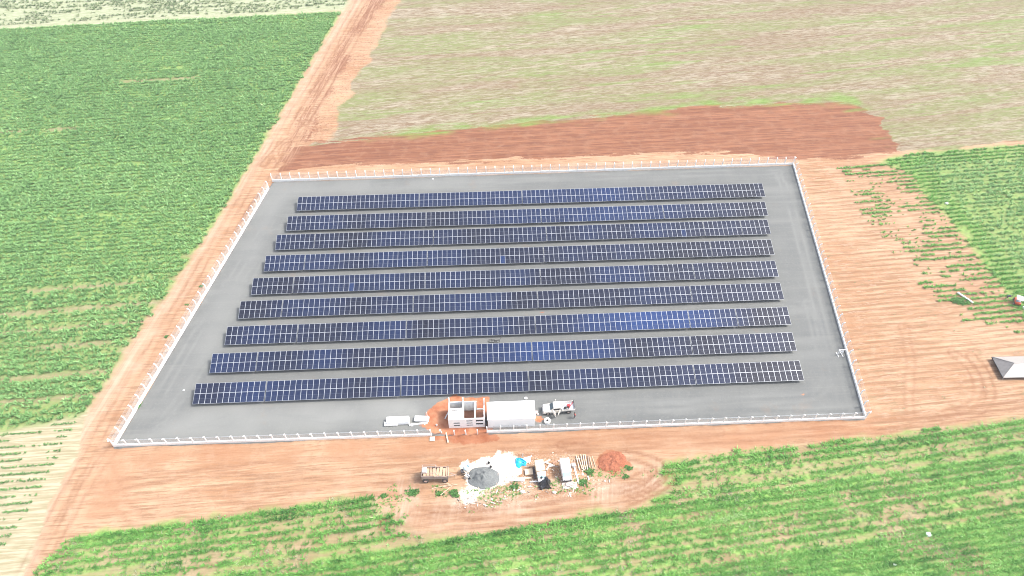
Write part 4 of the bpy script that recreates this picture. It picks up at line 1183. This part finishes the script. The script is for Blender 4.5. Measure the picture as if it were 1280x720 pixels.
# white trestle near the right fence
t = thing('steel_trestle', 'white H-shaped steel frame on the gravel near the right fence', 'trestle', (*(67.68,87.12), YZ), R(8))
for x in (-.45, .45):
    m = MB(); m.box((x, 0, .8), (.10, .16, 1.5)); m.build('upright', WHITE, t)
    m = MB(); m.box((x, 0, .05), (.12, 1.3, .10)); m.build('foot', WHITE, t)
m = MB(); m.box((0, 0, .95), (.8, .12, .14)); m.box((0, 0, 1.62), (1.5, .16, .12)); m.build('crossbar', WHITE, t)

# black cable between the rows
def cable():
    cu = MB()
    pts = []
    for i in range(90):
        a = i * .28
        pts.append(Vector((math.cos(a) * (.55 + .012 * i * math.sin(i * .13)) + i * .014, math.sin(a) * (.42 + .1 * math.sin(i * .2)) * (1 if i < 70 else .5), .05 + .01 * math.sin(i))))
    pts += [Vector((1.7, .3, .04)), Vector((2.2, .7, .04)), Vector((2.3, 1.1, .04))]
    for a, b in zip(pts, pts[1:]): cu.tube(a, b, .035, n=5, caps=False)
    loose('loose_cable', cu, paint('black_cable', (.02, .02, .02), .6), 'tangle of black cable on the gravel between the solar rows', 'cable', (*(-4.55,90.73), YZ))
cable()

# ------------------------------------------------------------------ working area in front of the yard
def farm_trailer():
    (ax, ay), (bx, by) = (-15.27,58.6), (-11.9,58.69)
    rz = math.atan2(by - ay, bx - ax)
    n = Vector((-math.sin(rz), math.cos(rz)))
    c = Vector((ax + bx, ay + by)) / 2 + n * .95
    t = thing('farm_trailer', 'weathered wooden farm trailer with pale wheels on the dirt', 'trailer', (c.x, c.y, .03), rz)
    wood = paint('weathered_wood', (.30, .235, .205), .9, 0, .25, 4, dirt=(.42, .32, .26))
    load = paint('load_earth', (.50, .33, .22), .95, 0, .2, 3)
    m = MB(); m.box((-.05, 0, 1.08), (4.7, 1.9, .12)); m.build('deck', wood, t)
    for y in (-.95, .95):
        m = MB()
        m.box((-1.25, y, 1.62), (2.3, .07, 1.0)); m.box((1.15, y, 1.52), (2.3, .07, .80))
        for x in (-2.3, -.1, 2.25): m.box((x, y * 1.03, 1.55), (.1, .06, 1.1))
        m.build('side_board', wood, t)
    for x in (-2.38, 2.3):
        m = MB(); m.box((x, 0, 1.55), (.07, 1.83, .86)); m.build('end_board', wood, t)
    m = MB()
    for i in range(8): m.box((-1.9 + i * .58, (i % 3 - 1) * .08, 1.68 + .06 * (i % 2)), (.5, 1.75, .24), .1 * math.sin(i))
    m.build('load', load, t, bevel=.04)
    m = MB()
    for y in (-.8, .8): m.tube((-2.3, y, 2.0), (-2.2, y, 2.95), .05); m.tube((.55, y, 1.8), (.1, y, 2.9), .05); m.tube((-2.2, y, 2.95), (.1, y, 2.9), .05)
    m.tube((-2.2, -.8, 2.95), (-2.2, .8, 2.95), .05); m.tube((.1, -.8, 2.9), (.1, .8, 2.9), .05)
    m.build('hoop_frame', wood, t)
    for x in (-1.72, 1.68):
        for y in (-1.02, 1.02): wheel(t, x, y, .56, .28, paint('pink_dust_rim', (.60, .44, .37), .8))
        m = MB(); m.tube((x, -.98, .56), (x, .98, .56), .07); m.build('axle', DARK, t)
    m = MB(); m.beam((2.3, -.4, .85), (3.4, 0, .62), .09, .09); m.beam((2.3, .4, .85), (3.4, 0, .62), .09, .09); m.beam((3.3, 0, .62), (3.7, 0, .6), .1, .1); m.box((2.9, 0, .72), (.08, .45, .06))
    m.build('drawbar', wood, t)
    m = MB(); m.tube((3.35, 0, .6), (3.35, 0, 0), .05); m.build('jockey_leg', wood, t)
    tp = Vector((-1.85, .15)); cc, ss = math.cos(rz), math.sin(rz)
    b = MB(); b.box((0, 0, .35), (.8, .8, .7)); b.lathe((0, 0, .7), [(.25, 0), (.25, .08), (.001, .09)], n=12)
    loose('water_tank', b, WHITE, 'small white water tank on the left end of the farm trailer', 'tank', (c.x + tp.x * cc - tp.y * ss, c.y + tp.x * ss + tp.y * cc, 1.86), rz, bevel=.05)
farm_trailer()

def mixer():
    t = thing('concrete_mixer', 'concrete mixer with pale blue drum beside the grey gravel heap', 'concrete mixer', (*(-8.43,60.6), .03), R(20))
    dr = paint('pale_blue_drum', (.60, .74, .80), .45, 0, .08)
    fr = paint('mixer_frame', (.06, .055, .06), .6)
    m = MB(); prof = [(.001, -.5), (.30, -.48), (.52, -.15), (.52, .15), (.32, .55), (.30, .55), (.48, .12), (.46, -.12), (.001, -.4)]
    ax = Vector((.65, 0, .76)).normalized()
    m.lathe((0, 0, 0), prof, n=22)
    d = m.build('drum', dr, t, smooth=True, loc=(.25, .05, 1.25)); d.rotation_euler = ax.to_track_quat('Z', 'Y').to_euler()
    for y in (-.45, .45):
        m = MB(); m.beam((-.5, y, .05), (.0, y, 1.2), .07, .07); m.beam((.55, y, .05), (.0, y, 1.2), .07, .07); m.beam((-.5, y, .12), (.55, y, .12), .06, .06); m.build('frame', fr, t)
    m = MB(); m.box((-.55, -.1, .75), (.5, .55, .5)); m.build('motor', fr, t, bevel=.03)
    for y in (-.5, .5): wheel(t, -.5, y, .22, .1, fr)
mixer()
def barrow():
    t = thing('wheelbarrow', 'dusty white wheelbarrow in front of the concrete mixer', 'wheelbarrow', (*(-7.95,59.5), .03), R(-35))
    m = MB(); v = [(-.45, -.3, .62), (.40, -.3, .70), (.40, .3, .70), (-.45, .3, .62), (-.25, -.18, .32), (.28, -.14, .32), (.28, .14, .32), (-.25, .18, .32)]
    m.add(v, [(4, 5, 6, 7), (0, 1, 5, 4), (1, 2, 6, 5), (2, 3, 7, 6), (3, 0, 4, 7)]); m.build('tray', WHITE, t)
    m = MB()
    for y in (-.22, .22): m.beam((-1.0, y, .58), (.6, y * .3, .24), .04, .04); m.beam((-.3, y, .40), (-.4, y, .0), .04, .04)
    m.build('handle', DARK, t)
    wheel(t, .55, 0, .2, .09)
barrow()

def mound(name, label, cat, loc, rx, ry, h, mat, seed, rz=0, power=1.0):
    m = MB(); nr, na = 14, 40
    vn = VNoise(seed)
    vs = [(0, 0, h)]
    for i in range(1, nr + 1):
        r = i / nr
        for k in range(na):
            a = 6.28318 * k / na
            w = 1 + .28 * (float(vn(np.array(math.cos(a) * 1.7 + 9), np.array(math.sin(a) * 1.7 + 9))) - .5)
            x, y = math.cos(a) * r * rx * w, math.sin(a) * r * ry * w
            nz = float(vn(np.array(x * 2.1 + 40), np.array(y * 2.1 + 40))) - .5
            nz2 = float(vn(np.array(x * 6 + 4), np.array(y * 6 + 4))) - .5
            z = h * (1 - r) ** power * (1 + .9 * nz * r * (1.15 - r) * 2) + (.42 * nz + .26 * nz2) * (1 - r) * min(1, h)
            vs.append((x, y, z if i < nr else -.12))
    fs = [(0, 1 + k, 1 + (k + 1) % na) for k in range(na)]
    for i in range(nr - 1):
        for k in range(na):
            a, b = 1 + i * na, 1 + (i + 1) * na
            fs.append((a + k, b + k, b + (k + 1) % na, a + (k + 1) % na))
    m.add(vs, fs)
    o = m.build(name, mat, None, smooth=True)
    o.location = (*loc, 0.0); o.rotation_euler.z = rz
    return tag(o, label, cat)
def grain(name, a, b, c, sc=9):
    t = NT(name)
    n = t.noise(sc, 4, .75)
    col = t.mix(t.ramp(n, (.35, 0.0), (.65, 1.0)), a, b)
    col = t.mix(t.ramp(t.noise(sc * .25, 3), (.5, 0.0), (.75, .6)), col, c)
    return t.done(t.bsdf(col, .95, spec=.15, normal=t.bump(n, .8, .10)))
GRAV = grain('grey_stone_chips', (.095, .103, .103), (.225, .235, .23), (.15, .155, .15))
REDSOIL = grain('red_spoil', (.20, .065, .035), (.37, .145, .082), (.27, .095, .05), 3)
LIMES = grain('white_lime', (.66, .61, .54), (.74, .70, .64), (.56, .48, .40), 3)
mound('gravel_heap', 'grey gravel heap beside the concrete mixer on white sand', 'gravel heap', (-5.16,59.5), 3.1, 2.2, 1.3, GRAV, 3, .15, 1.05)
mound('sand_heap', 'low white sand heap right behind the grey gravel', 'sand heap', (-1.45,62.19), 3.6, 1.9, .55, LIMES, 4, .05)
mound('soil_heap', 'red soil heap at the right end of the work area', 'soil heap', (18.37,62.68), 2.8, 2.0, .55, REDSOIL, 15, .4, 1.0)
mound('soil_heap', 'small orange soil heap right against the larger red heap', 'soil heap', (16.96,61.71), 1.4, 1.0, .4, REDSOIL, 6)
mound('sand_heap', 'small cream sand heap beside the blue tarpaulin', 'sand heap', (0.43,60.91), 1.5, 1.1, .5, grain('cream_sand', (.62, .52, .42), (.72, .64, .54), (.55, .42, .32), 3), 8)
m = MB(); m.lathe((0, 0, 0), [(.17, 0), (.21, .42), (.19, .42), (.15, .03), (.001, .03)], n=14)
for p, lab in (((-4.22,62.27), 'dark bucket on white sand, farther back of the two'), ((-3.84,61.47), 'dark bucket on white sand close behind the gravel heap')):
    mm = MB(); mm.v, mm.f, mm.mi = list(m.v), list(m.f), list(m.mi)
    loose('bucket', mm, DARK, lab, 'bucket', (*p, .05))

# crumpled tarpaulin
def tarp():
    t = NT('blue_tarpaulin')
    TB = t.done(t.bsdf(t.mix(t.ramp(t.noise(3), (.4, 0.0), (.6, 1.0)), (.005, .30, .56), (.02, .46, .72)), .4, spec=.5))
    def crumple(nx, ny, sx, sy, h, seed):
        m = MB(); vn = VNoise(seed); vs = []
        for j in range(ny):
            for i in range(nx):
                x, y = (i / (nx - 1) - .5) * sx, (j / (ny - 1) - .5) * sy
                e = max(0, 1 - (2 * abs(x) / sx) ** 2) * max(0, 1 - (2 * abs(y) / sy) ** 2)
                z = .05 + h * e ** .5 * (.25 + 1.2 * float(vn(np.array(x * 2.2 + 30), np.array(y * 2.2 + 30))))
                vs.append((x + .3 * (float(vn(np.array(y * 1.6 + 60), np.array(x * .9 + 8))) - .5) * 2, y + .3 * (float(vn(np.array(x * 1.6 + 90), np.array(y + 8))) - .5) * 2, z))
        m.add(vs, [(j * nx + i, j * nx + i + 1, (j + 1) * nx + i + 1, (j + 1) * nx + i) for j in range(ny - 1) for i in range(nx - 1)])
        return m
    m = crumple(22, 18, 1.9, 1.8, .7, 21)
    loose('tarpaulin', m, TB, 'crumpled bright blue tarpaulin on the dirt', 'tarpaulin', (*(1.6,62.43), .04), .3)
    m = crumple(16, 12, 1.6, 1.1, .35, 22)
    loose('plastic_sheet', m, WHITE, 'crumpled white plastic sheet just right of the blue tarpaulin', 'plastic sheet', (*(2.77,62.92), .04), .1)
    m = crumple(26, 24, 2.0, 2.2, 1.5, 25)
    loose('plastic_sheet', m, paint('black_plastic', (.018, .019, .024), .45), 'heap of black plastic sheet before the tan lorry', 'plastic sheet', (*(5.74,58.41), .04), .2)
tarp()

def box_lorry(name, label, front, back, wdt, boxmat, glass, cabmat, boxh, boxlen, cabh):
    """small lorry whose nose points at the camera; front/back: ground points under its ends"""
    f, b = Vector(front), Vector(back)
    d = f - b
    L = d.length
    rz = math.atan2(d.y, d.x)
    c = (f + b) / 2
    t = thing(name, label, 'lorry', (c.x, c.y, .03), rz)
    h = L / 2
    x1 = -h + boxlen
    m = MB(); m.box(((x1 - h) / 2, 0, .62 + (boxh - .62) / 2), (boxlen - .05, wdt, boxh - .62)); m.build('cargo_box', boxmat, t, bevel=.05)
    m = MB(); m.prism([(x1 + .05, .5), (h - .12, .5), (h, .62), (h, 1.02), (h - .55, 1.16), (h - 1.0, cabh - .04), (h - 1.1, cabh), (x1 + .05, cabh)], -wdt / 2 + .06, wdt / 2 - .06); m.build('cab', cabmat, t, bevel=.05)
    a, bq = Vector((h - .53, 0, 1.20)), Vector((h - .98, 0, cabh - .09))
    w2 = wdt / 2 - .18
    nn = Vector((.06, 0, .04))
    v = [a + Vector((0, -w2, 0)), a + Vector((0, w2, 0)), bq + Vector((0, w2 * .93, 0)), bq + Vector((0, -w2 * .93, 0))]
    m = MB(); m.add([p + nn for p in v] + [p - nn * .5 for p in v], [(0, 1, 2, 3), (7, 6, 5, 4), (0, 4, 5, 1), (1, 5, 6, 2), (2, 6, 7, 3), (3, 7, 4, 0)]); m.build('windscreen', glass, t)
    for s in (-1, 1):
        m = MB(); m.box((h - 1.25, s * (wdt / 2 - .05), cabh - .42), (.5, .04, .42)); m.build('side_window', GLASSY, t)
        m = MB(); m.tube((h - .03, s * (wdt / 2 - .3), .82), (h + .04, s * (wdt / 2 - .3), .82), .11, n=12); m.build('headlight', BACK, t)
        m = MB(); m.beam((h - .55, s * (wdt / 2 - .06), 1.3), (h - .4, s * (wdt / 2 + .2), 1.35), .04, .04); m.box((h - .4, s * (wdt / 2 + .22), 1.38), (.05, .16, .26)); m.build('mirror', DARK, t)
    m = MB(); m.box((h + .04, 0, .5), (.1, wdt - .1, .2)); m.build('bumper', DARK, t)
    m = MB(); m.box((0, 0, .52), (L - .3, wdt * .5, .16)); m.build('chassis', DARK, t)
    for x in (h - .7, -h + .8):
        for s in (-1, 1): wheel(t, x, s * (wdt / 2 - .12), .36, .2)
    return t
TAN = paint('tan_canvas', (.66, .51, .36), .8, 0, .12, 2)
box_lorry('small_lorry', 'small lorry with tan cargo box and pale blue windscreen', (5.41,58.33), (4.79,62.03), 1.6, TAN, SKYGLASS, WHITE, 1.9, 2.25, 1.75)
box_lorry('small_lorry', 'white box van with long plain roof beside the timber poles', (9.83,58.56), (9.38,62.19), 1.7, WHITE, SKYGLASS, WHITE, 2.2, 2.7, 2.0)

# boards, planks and poles
def board(label, loc, L, w, rz, mat=PALEWOOD, h=.05, z=.05, name='board', cat='board', group='loose boards round the lorries', tilt=0):
    m = MB(); m.box((0, 0, h / 2), (L, w, h)); m.box((L * .3, 0, h + .004), (.06, w * .96, .012))
    o = loose(name, m, mat, label, cat, (*loc, z), R(rz), group)
    o.rotation_euler.y = tilt
    return o
board('long white board lying lowest left of the tan lorry', (1,58.95), 2.5, .35, -2, WHITE)
board('long cream board behind the lowest one left of the tan lorry', (2,59.34), 3.0, .30, 2, CREAM, z=.10)
board('brown square plywood sheet left of the tan lorry', (3.02,60.52), 1.4, 1.1, 8, TAN, .25)
board('pale narrow board on the ground below the black plastic', (5.25,57.87), 2.0, .2, 5, CREAM)
board('dark plank leaning along the left flank of the tan lorry', (3.96,60.28), 2.2, .3, 95, paint('dark_plank', (.07, .055, .055), .8), .3)
board('white board across the nose side of the tan lorry', (3.99,58.67), 1.6, .25, 3, WHITE, z=.12)
for i, ((x, y), L, rz, lab) in enumerate((((6.41,62.68), 1.3, 30, 'pale offcut highest up the pile right of the tan lorry'), ((6.83,62.11), 1.5, -25, 'pale offcut second down the pile right of the tan lorry'),
        ((6.51,61.39), 1.2, 60, 'pale offcut low on the pile right of the tan lorry'), ((7.25,61.71), 1.0, 10, 'short pale offcut right of the pile by the tan lorry'), ((7.86,62.52), 1.1, 40, 'lone reddish offcut close to the white van'))):
    board(lab, (x, y), L, .28, rz, PALEWOOD if i < 4 else paint('reddish_wood', (.42, .22, .15), .8), .12, z=.05 + .03 * i)
def pallet(label, loc, rz, z=0.03):
    t = thing('wooden_pallet', label, 'pallet', (*loc, z), R(rz), 'pallets heaped before the white van')
    m = MB()
    for i in range(6): m.box((-.5 + i * .2, 0, .13), (.13, 1.1, .025))
    for j in range(3): m.box((0, -.48 + j * .48, .07), (1.15, .1, .09))
    for i in range(3): m.box((-.5 + i * .5, 0, .012), (.13, 1.1, .025))
    return part('deck', m.mesh('deck', paint('pale_pallet', (.58, .50, .45), .85, 0, .15, 4)), t)
pallet('pale pallet at the bottom left of the heap before the white van', (9.51,57.95), 10)
pallet('pale pallet tilted on top of the heap before the white van', (10.23,58.18), -18, .22)
pallet('pale pallet at the right end of the heap before the white van', (10.93,58.02), 4, .05)
board('long white board across the foot of the pallet heap', (10.34,57.49), 2.8, .2, 3, WHITE, group=None)
board('long pale board on the ground right of the white van', (11.56,59.97), 3.3, .28, -80, WHITE, group=None)
m = MB(); m.box((0, 0, .4), (.7, .6, .8)); m.box((0, 0, .84), (.5, .4, .08)); loose('grey_drum_box', m, STEEL, 'grey machine box tight against the right flank of the white van', 'machine', (*(11.09,61.71), .03), .1, bevel=.04)
POLEN = ['leftmost of the timber poles right of the white van', 'second timber pole from the white van', 'third timber pole from the white van', 'fourth timber pole from the white van', 'fifth timber pole from the white van', 'sixth pole, darker than its neighbours', 'seventh pole, thin and apart', 'last thin pole, nearest the red soil heap']
for i, lab in enumerate(POLEN):
    x0, y0 = ((11.93,62.35),(12.37,62.35),(12.74,62.43),(13.11,62.52),(13.47,62.52),(13.91,62.6),(14.35,62.6),(14.87,62.68))[i]
    m = MB(); L = (2.9, 2.6, 3.3, 3.0, 3.1, 2.4, 2.4, 2.2)[i]
    r = (.11, .10, .12, .11, .12, .10, .06, .05)[i]
    m.tube((0, -L / 2, r), (.04, L / 2, r), r, r * .8, n=9)
    loose('timber_pole', m, CREAM if i not in (5,) else TIMBER, lab, 'pole', (x0, y0, .04), R((9, 14, 7, 5, 6, 3, 8, 12)[i]), 'timber poles laid beside the white van')
STICK = ['longest pale stick near the trailer, lying flat', 'second pale stick crossing the longest one', 'steep pale stick on the weeds by the trailer', 'short reddish stick beside the trailer wheel']
for i, lab in enumerate(STICK):
    (x0, y0), L, rz = (((-12.34,57.79), 3.8, 14), ((-11.07,57.87), 2.8, 10), ((-11.57,56.96), 2.6, 42), ((-11.94,58.18), 1.6, 4))[i]
    m = MB(); m.tube((-L / 2, 0, .05), (L / 2, 0, .06), .05, .035, n=7)
    loose('wooden_stick', m, CREAM, lab, 'stick', (x0, y0, .05 + .03 * i), R(rz), 'sticks on the ground by the trailer')
# rocks and litter
def rock(label, loc, r, mat, seed, cat='rock', name='rock', z=0):
    m = MB(); vn = VNoise(seed); vs, fs = [], []
    n, k = 10, 6
    for j in range(k):
        ph = math.pi * (j + .5) / k
        for i in range(n):
            a = 6.28318 * i / n
            d = r * (.75 + .5 * float(vn(np.array(math.cos(a) * math.sin(ph) * 1.6 + 20), np.array(math.sin(a) * math.sin(ph) * 1.6 + math.cos(ph) * 2 + 20))))
            vs.append((math.cos(a) * math.sin(ph) * d, math.sin(a) * math.sin(ph) * d * .8, math.cos(ph) * d * .55 + r * .25))
    for j in range(k - 1):
        for i in range(n): fs.append((j * n + i, j * n + (i + 1) % n, (j + 1) * n + (i + 1) % n, (j + 1) * n + i))
    fs += [tuple(range(n)), tuple(range((k - 1) * n, k * n))]
    m.add(vs, fs)
    return loose(name, m, mat, label, cat, (*loc, z))
ROCKP = paint('pale_rock', (.66, .58, .49), .9, 0, .12, 3)
rock('pale rock on the trodden strip left below the tan lorry', (1.83,56.73), .45, ROCKP, 31)
rock('pale rock lying below the black plastic heap', (7.47,56.65), .38, ROCKP, 32)
rock('crumpled white sack in the crop at the lower right', (70.06,48.99), .55, WHITE, 33, 'sack', 'white_sack')
rock('small white rag in the crop near the bottom edge', (62.46,43.96), .32, WHITE, 34, 'rag', 'white_rag')
rock('small white stone on the gravel left of the front row', (-64.91,78.24), .2, WHITE, 35, 'stone', 'white_stone', YZ)
rock('white rag on the gravel behind the front row near the cabin', (2.67,76.35), .35, WHITE, 36, 'rag', 'white_rag', YZ)
rock('small white stone on the back gravel strip', (-21.09,146.08), .25, WHITE, 37, 'stone', 'white_stone', YZ)
rock('white stone on the right weeds beside the cane edge', (111.24,135.94), .5, WHITE, 38, 'stone', 'white_stone')
# small rubble and offcuts trodden into the work area
def rubble():
    m = MB()
    mats = [PALEWOOD, ROCKP, TIMBER, TAN, TIMBER, ROCKP]
    lo, hi = np.min(CLUTTER, 0), np.max(CLUTTER, 0)
    P = np.stack([rng.uniform(lo[0], hi[0], 1500), rng.uniform(lo[1], hi[1], 1500)], 1)
    keep = (sdf(P[:, 0], P[:, 1], CLUTTER) > 0) & (fbm(P[:, 0], P[:, 1], 3, 2, 4) > .47)
    for x, y in P[keep][:150]:
        L = random.choice((.15, .2, .3, .5, .8))
        m.box((x, y, .06), (L, random.uniform(.08, .25), random.uniform(.05, .16)), random.uniform(0, 3.1), random.randrange(6), random.uniform(-.2, .2))
    o = m.build('rubble', mats, None)
    tag(o, 'scattered offcuts and rubble trodden into the work area', 'rubble', kind='stuff')
rubble()
# shrubs
SHRUB = leaf_material('shrub_leaf', [(0.0, (.04, .13, .025)), (.5, (.085, .235, .05)), (1.0, (.17, .34, .09))])
def shrub(loc, r, label, dens=1.0):
    r *= .72
    n = int(70 * dens * r)
    a = rng.uniform(0, 6.283, n)
    ph = rng.uniform(0, 6.283, 3)
    lob = 1 + .35 * np.sin(2 * a + ph[0]) + .25 * np.sin(3 * a + ph[1]) + .15 * np.sin(5 * a + ph[2])
    d = r * np.sqrt(rng.random(n)) * lob
    o = blades('shrub', np.cos(a) * d, np.sin(a) * d * .8, np.clip(.40 * r * (1.15 - d / r * .5) + rng.normal(0, .1, n), .12, 1.2), rng.uniform(.1, .75, n), 8, .16, SHRUB, .8, pz=np.zeros(n))
    o.location = (*loc, 0)
    return tag(o, label, 'shrub', 'green shrubs round the work area')
for p, r, lab in (((13.98,60.6), 1.25, 'largest shrub, just below the timber poles'), ((12.68,58.56), 1.15, 'shrub right of the pallet heap'), 
((21.13,61.39), .8, 'shrub at the far right of the red soil heap'),
        ((0.43,57.79), 1.1, 'shrub below the white boards and cream sand'), ((-10.13,56.43), 1.2, 'round shrub beside the white sand tail'), ((-12.81,56.43), .9, 'flat shrub crossed by the sticks'),
        ((-17.61,56.58), 1.2, 'shrub at the left of the weeds below the trailer'), ((-22.6,55.97), .8, 'lone shrub at the end of the left crop edge'),
        ((20.35,59.65), .7, 'small shrub by the wheel track right of the heap')):
    shrub(p, r, lab)
for p, r, lab in (((-64.27,80.65), .5, 'tiny shrub on the road verge, lower of the pair by the left fence'), ((-72.25,74.58), .8, 'shrub on the road verge near the front left corner'), ((-73.2,92.03), .6, 'shrub on the road verge halfway up the left fence'), ((-70.36,106.78), .6, 'flat green shrub on the verge by the upper part of the left fence'), ((-71.79,101.17), .5, 'tiny shrub on the verge above the halfway one')):
    if p[1] > 40 and 'lower of' not in lab: shrub(p, r, lab)

# ------------------------------------------------------------------ right edge: hipped shelter, cart, worker
def shelter():
    t = thing('hip_roof_shelter', 'low shelter with grey metal hip roof at the right edge', 'shelter', (*(101.08,83.43), 0), R(0))
    ox, oy = (101.08,83.43)
    def L(p, z): return (p[0] - ox, p[1] - oy, z)
    a, b = (98.34,86.05), (98.04,80.82)
    mx, my = (a[0] + b[0]) / 2, (a[1] + b[1]) / 2
    wd = Vector((a[0] - b[0], a[1] - b[1]))
    run = Vector((9.0, .2))
    c, d = (b[0] + run.x, b[1] + run.y), (a[0] + run.x, a[1] + run.y)
    r0 = (mx + 2.75, my); r1 = (mx + 6.3, my + .15)
    z0, z1 = .85, 2.15
    metal = NT('roof_sheet')
    sep = metal.n.new("ShaderNodeTexWave"); sep.bands_direction = 'Y'; sep.inputs['Scale'].default_value = 1.7
    metal.link(metal.co(), sep.inputs[0])
    col = metal.mix(metal.ramp(metal.noise(1.2, 4), (.35, 0.0), (.7, 1.0)), (.18, .167, .158), (.235, .22, .208))
    metal = metal.done(metal.bsdf(col, .45, .3, normal=metal.bump(sep.outputs['Fac'], .4, .06)))
    bright = paint('bright_roof_sheet', (.33, .305, .28), .5, .1, .06)
    A, B, C, D, E, F = L(a, z0), L(b, z0), L(c, z0), L(d, z0), L(r0, z1), L(r1, z1)
    def slab(name, ps, mat):
        dn = Vector((0, 0, -.07))
        n = len(ps); m = MB()
        m.add([Vector(p) for p in ps] + [Vector(p) + dn for p in ps], [tuple(range(n)), tuple(range(n, 2 * n))[::-1]] + [(i, n + i, n + (i + 1) % n, (i + 1) % n) for i in range(n)])
        return m.build(name, mat, t)
    slab('hip_end', (A, E, B), metal)
    slab('hip_end', (C, F, D), metal)
    mid = Vector(B).lerp(Vector(C), .34)
    slab('roof_slope', (B, E, F, C), bright)
    slab('roof_slope', (D, F, E, A), bright)
    m = MB()
    for p, q in ((A, E), (B, E), (C, F), (D, F), (E, F)): m.tube(Vector(p) + Vector((0, 0, .03)), Vector(q) + Vector((0, 0, .03)), .07, n=6)
    m.build('ridge_cap', bright, t)
    m = MB()
    for p, q in ((A, B), (B, C), (C, D), (D, A)): m.beam(Vector(p) + Vector((0, 0, -.12)), Vector(q) + Vector((0, 0, -.12)), .09, .14)
    m.build('eave_beam', DARK, t)
    for p in (A, B, C, D):
        m = MB(); v = Vector(p); cx = (Vector(A) + Vector(C)) / 2; v = v.lerp(Vector((cx.x, cx.y, v.z)), .06)
        m.box((v.x, v.y, .3), (.14, .14, .9)); m.build('post', TIMBER, t)
    m = MB(); x0, y0 = (A[0] + B[0]) / 2 + .9, (A[1] + B[1]) / 2
    m.box((x0 + 3.4, y0 + .05, .3), (6.6, 3.4, .95)); m.build('wall', paint('brown_wall', (.16, .11, .08), .9), t)
shelter()
def cart():
    t = thing('farm_cart', 'small orange-red farm cart with white canopy by the cane edge', 'cart', (*(111.63,101.64), .05), R(65))
    m = MB(); m.box((0, 0, .62), (1.9, 1.15, .5)); m.build('body', ORANGEP, t, bevel=.08)
    m = MB(); m.box((1.05, 0, .55), (.5, .8, .35)); m.build('nose', ORANGEP, t, bevel=.1)
    m = MB(); m.box((-.1, 0, 1.75), (1.5, 1.25, .08)); m.build('canopy', WHITE, t, bevel=.03)
    for x in (-.75, .5):
        for y in (-.5, .5):
            m = MB(); m.tube((x, y, .8), (x, y, 1.72), .03); m.build('canopy_post', STEEL, t)
    m = MB(); m.box((-.3, 0, .95), (.5, .9, .18)); m.build('seat', paint('grey_blue_seat', (.28, .36, .42), .6), t, bevel=.04)
    for x in (-.65, .8):
        for y in (-.58, .58): wheel(t, x, y, .33, .18)
cart()
person((*(110.08,102.97), .05), R(-40), 'person in navy clothes bending at the edge of the right cane', paint('navy_shirt', (.02, .035, .12), .8), paint('dark_blue_trousers', (.03, .05, .13), .8), 1.0)
m = MB(); m.box((0, 0, .25), (1.0, .8, .5)); m.box((0, 0, .53), (.7, .5, .08))
loose('white_sack_bale', m, WHITE, 'white bale on the ground right below the farm cart', 'bale', (*(112.72,99.98), .03), .3, bevel=.12)
m = MB(); m.lathe((0, 0, .2), [(.17, -1.9), (.20, -1.9), (.20, 1.9), (.17, 1.9)], 'X', 14)
loose('white_pipe', m, WHITE, 'thick white pipe lying on weeds right of the sandy ground', 'pipe', (*(100.95,103.09), .05), R(-58))
m = MB(); m.tube((-1.3, 0, .06), (1.3, 0, .06), .06, n=6)
loose('wooden_stick', m, TIMBER, 'dark stick on the sand beside the white pipe', 'stick', (*(102.58,104.67), .05), R(-50))
def weedpatch(): 
    n = 90
    a, d = rng.uniform(0, 6.283, n), np.sqrt(rng.random(n))
    o = blades('shrub', np.cos(a) * d * 2.3, np.sin(a) * d * 1.1, rng.uniform(.3, .75, n), rng.uniform(.2, .7, n), 8, .15, SHRUB, .85, pz=np.zeros(n))
    o.location = (*(99.45,102.12), 0)
    tag(o, 'wide low shrub under the white pipe', 'shrub', 'green shrubs round the work area')
weedpatch()

# ------------------------------------------------------------------ thin haze over the whole scene
def haze():
    m = MB(); m.box((0, 0, 0), (11000, 11000, 150))
    t = NT('haze_air')
    v = t.n.new("ShaderNodeVolumePrincipled")
    v.inputs['Color'].default_value = (.95, .97, 1.0, 1)
    v.inputs['Density'].default_value = .00025
    t.link(v.outputs[0], t.out.inputs['Volume'])
    o = m.build('haze', t.m, None, loc=(0, 0, 115 - 75))
    o['kind'] = 'stuff'
haze()
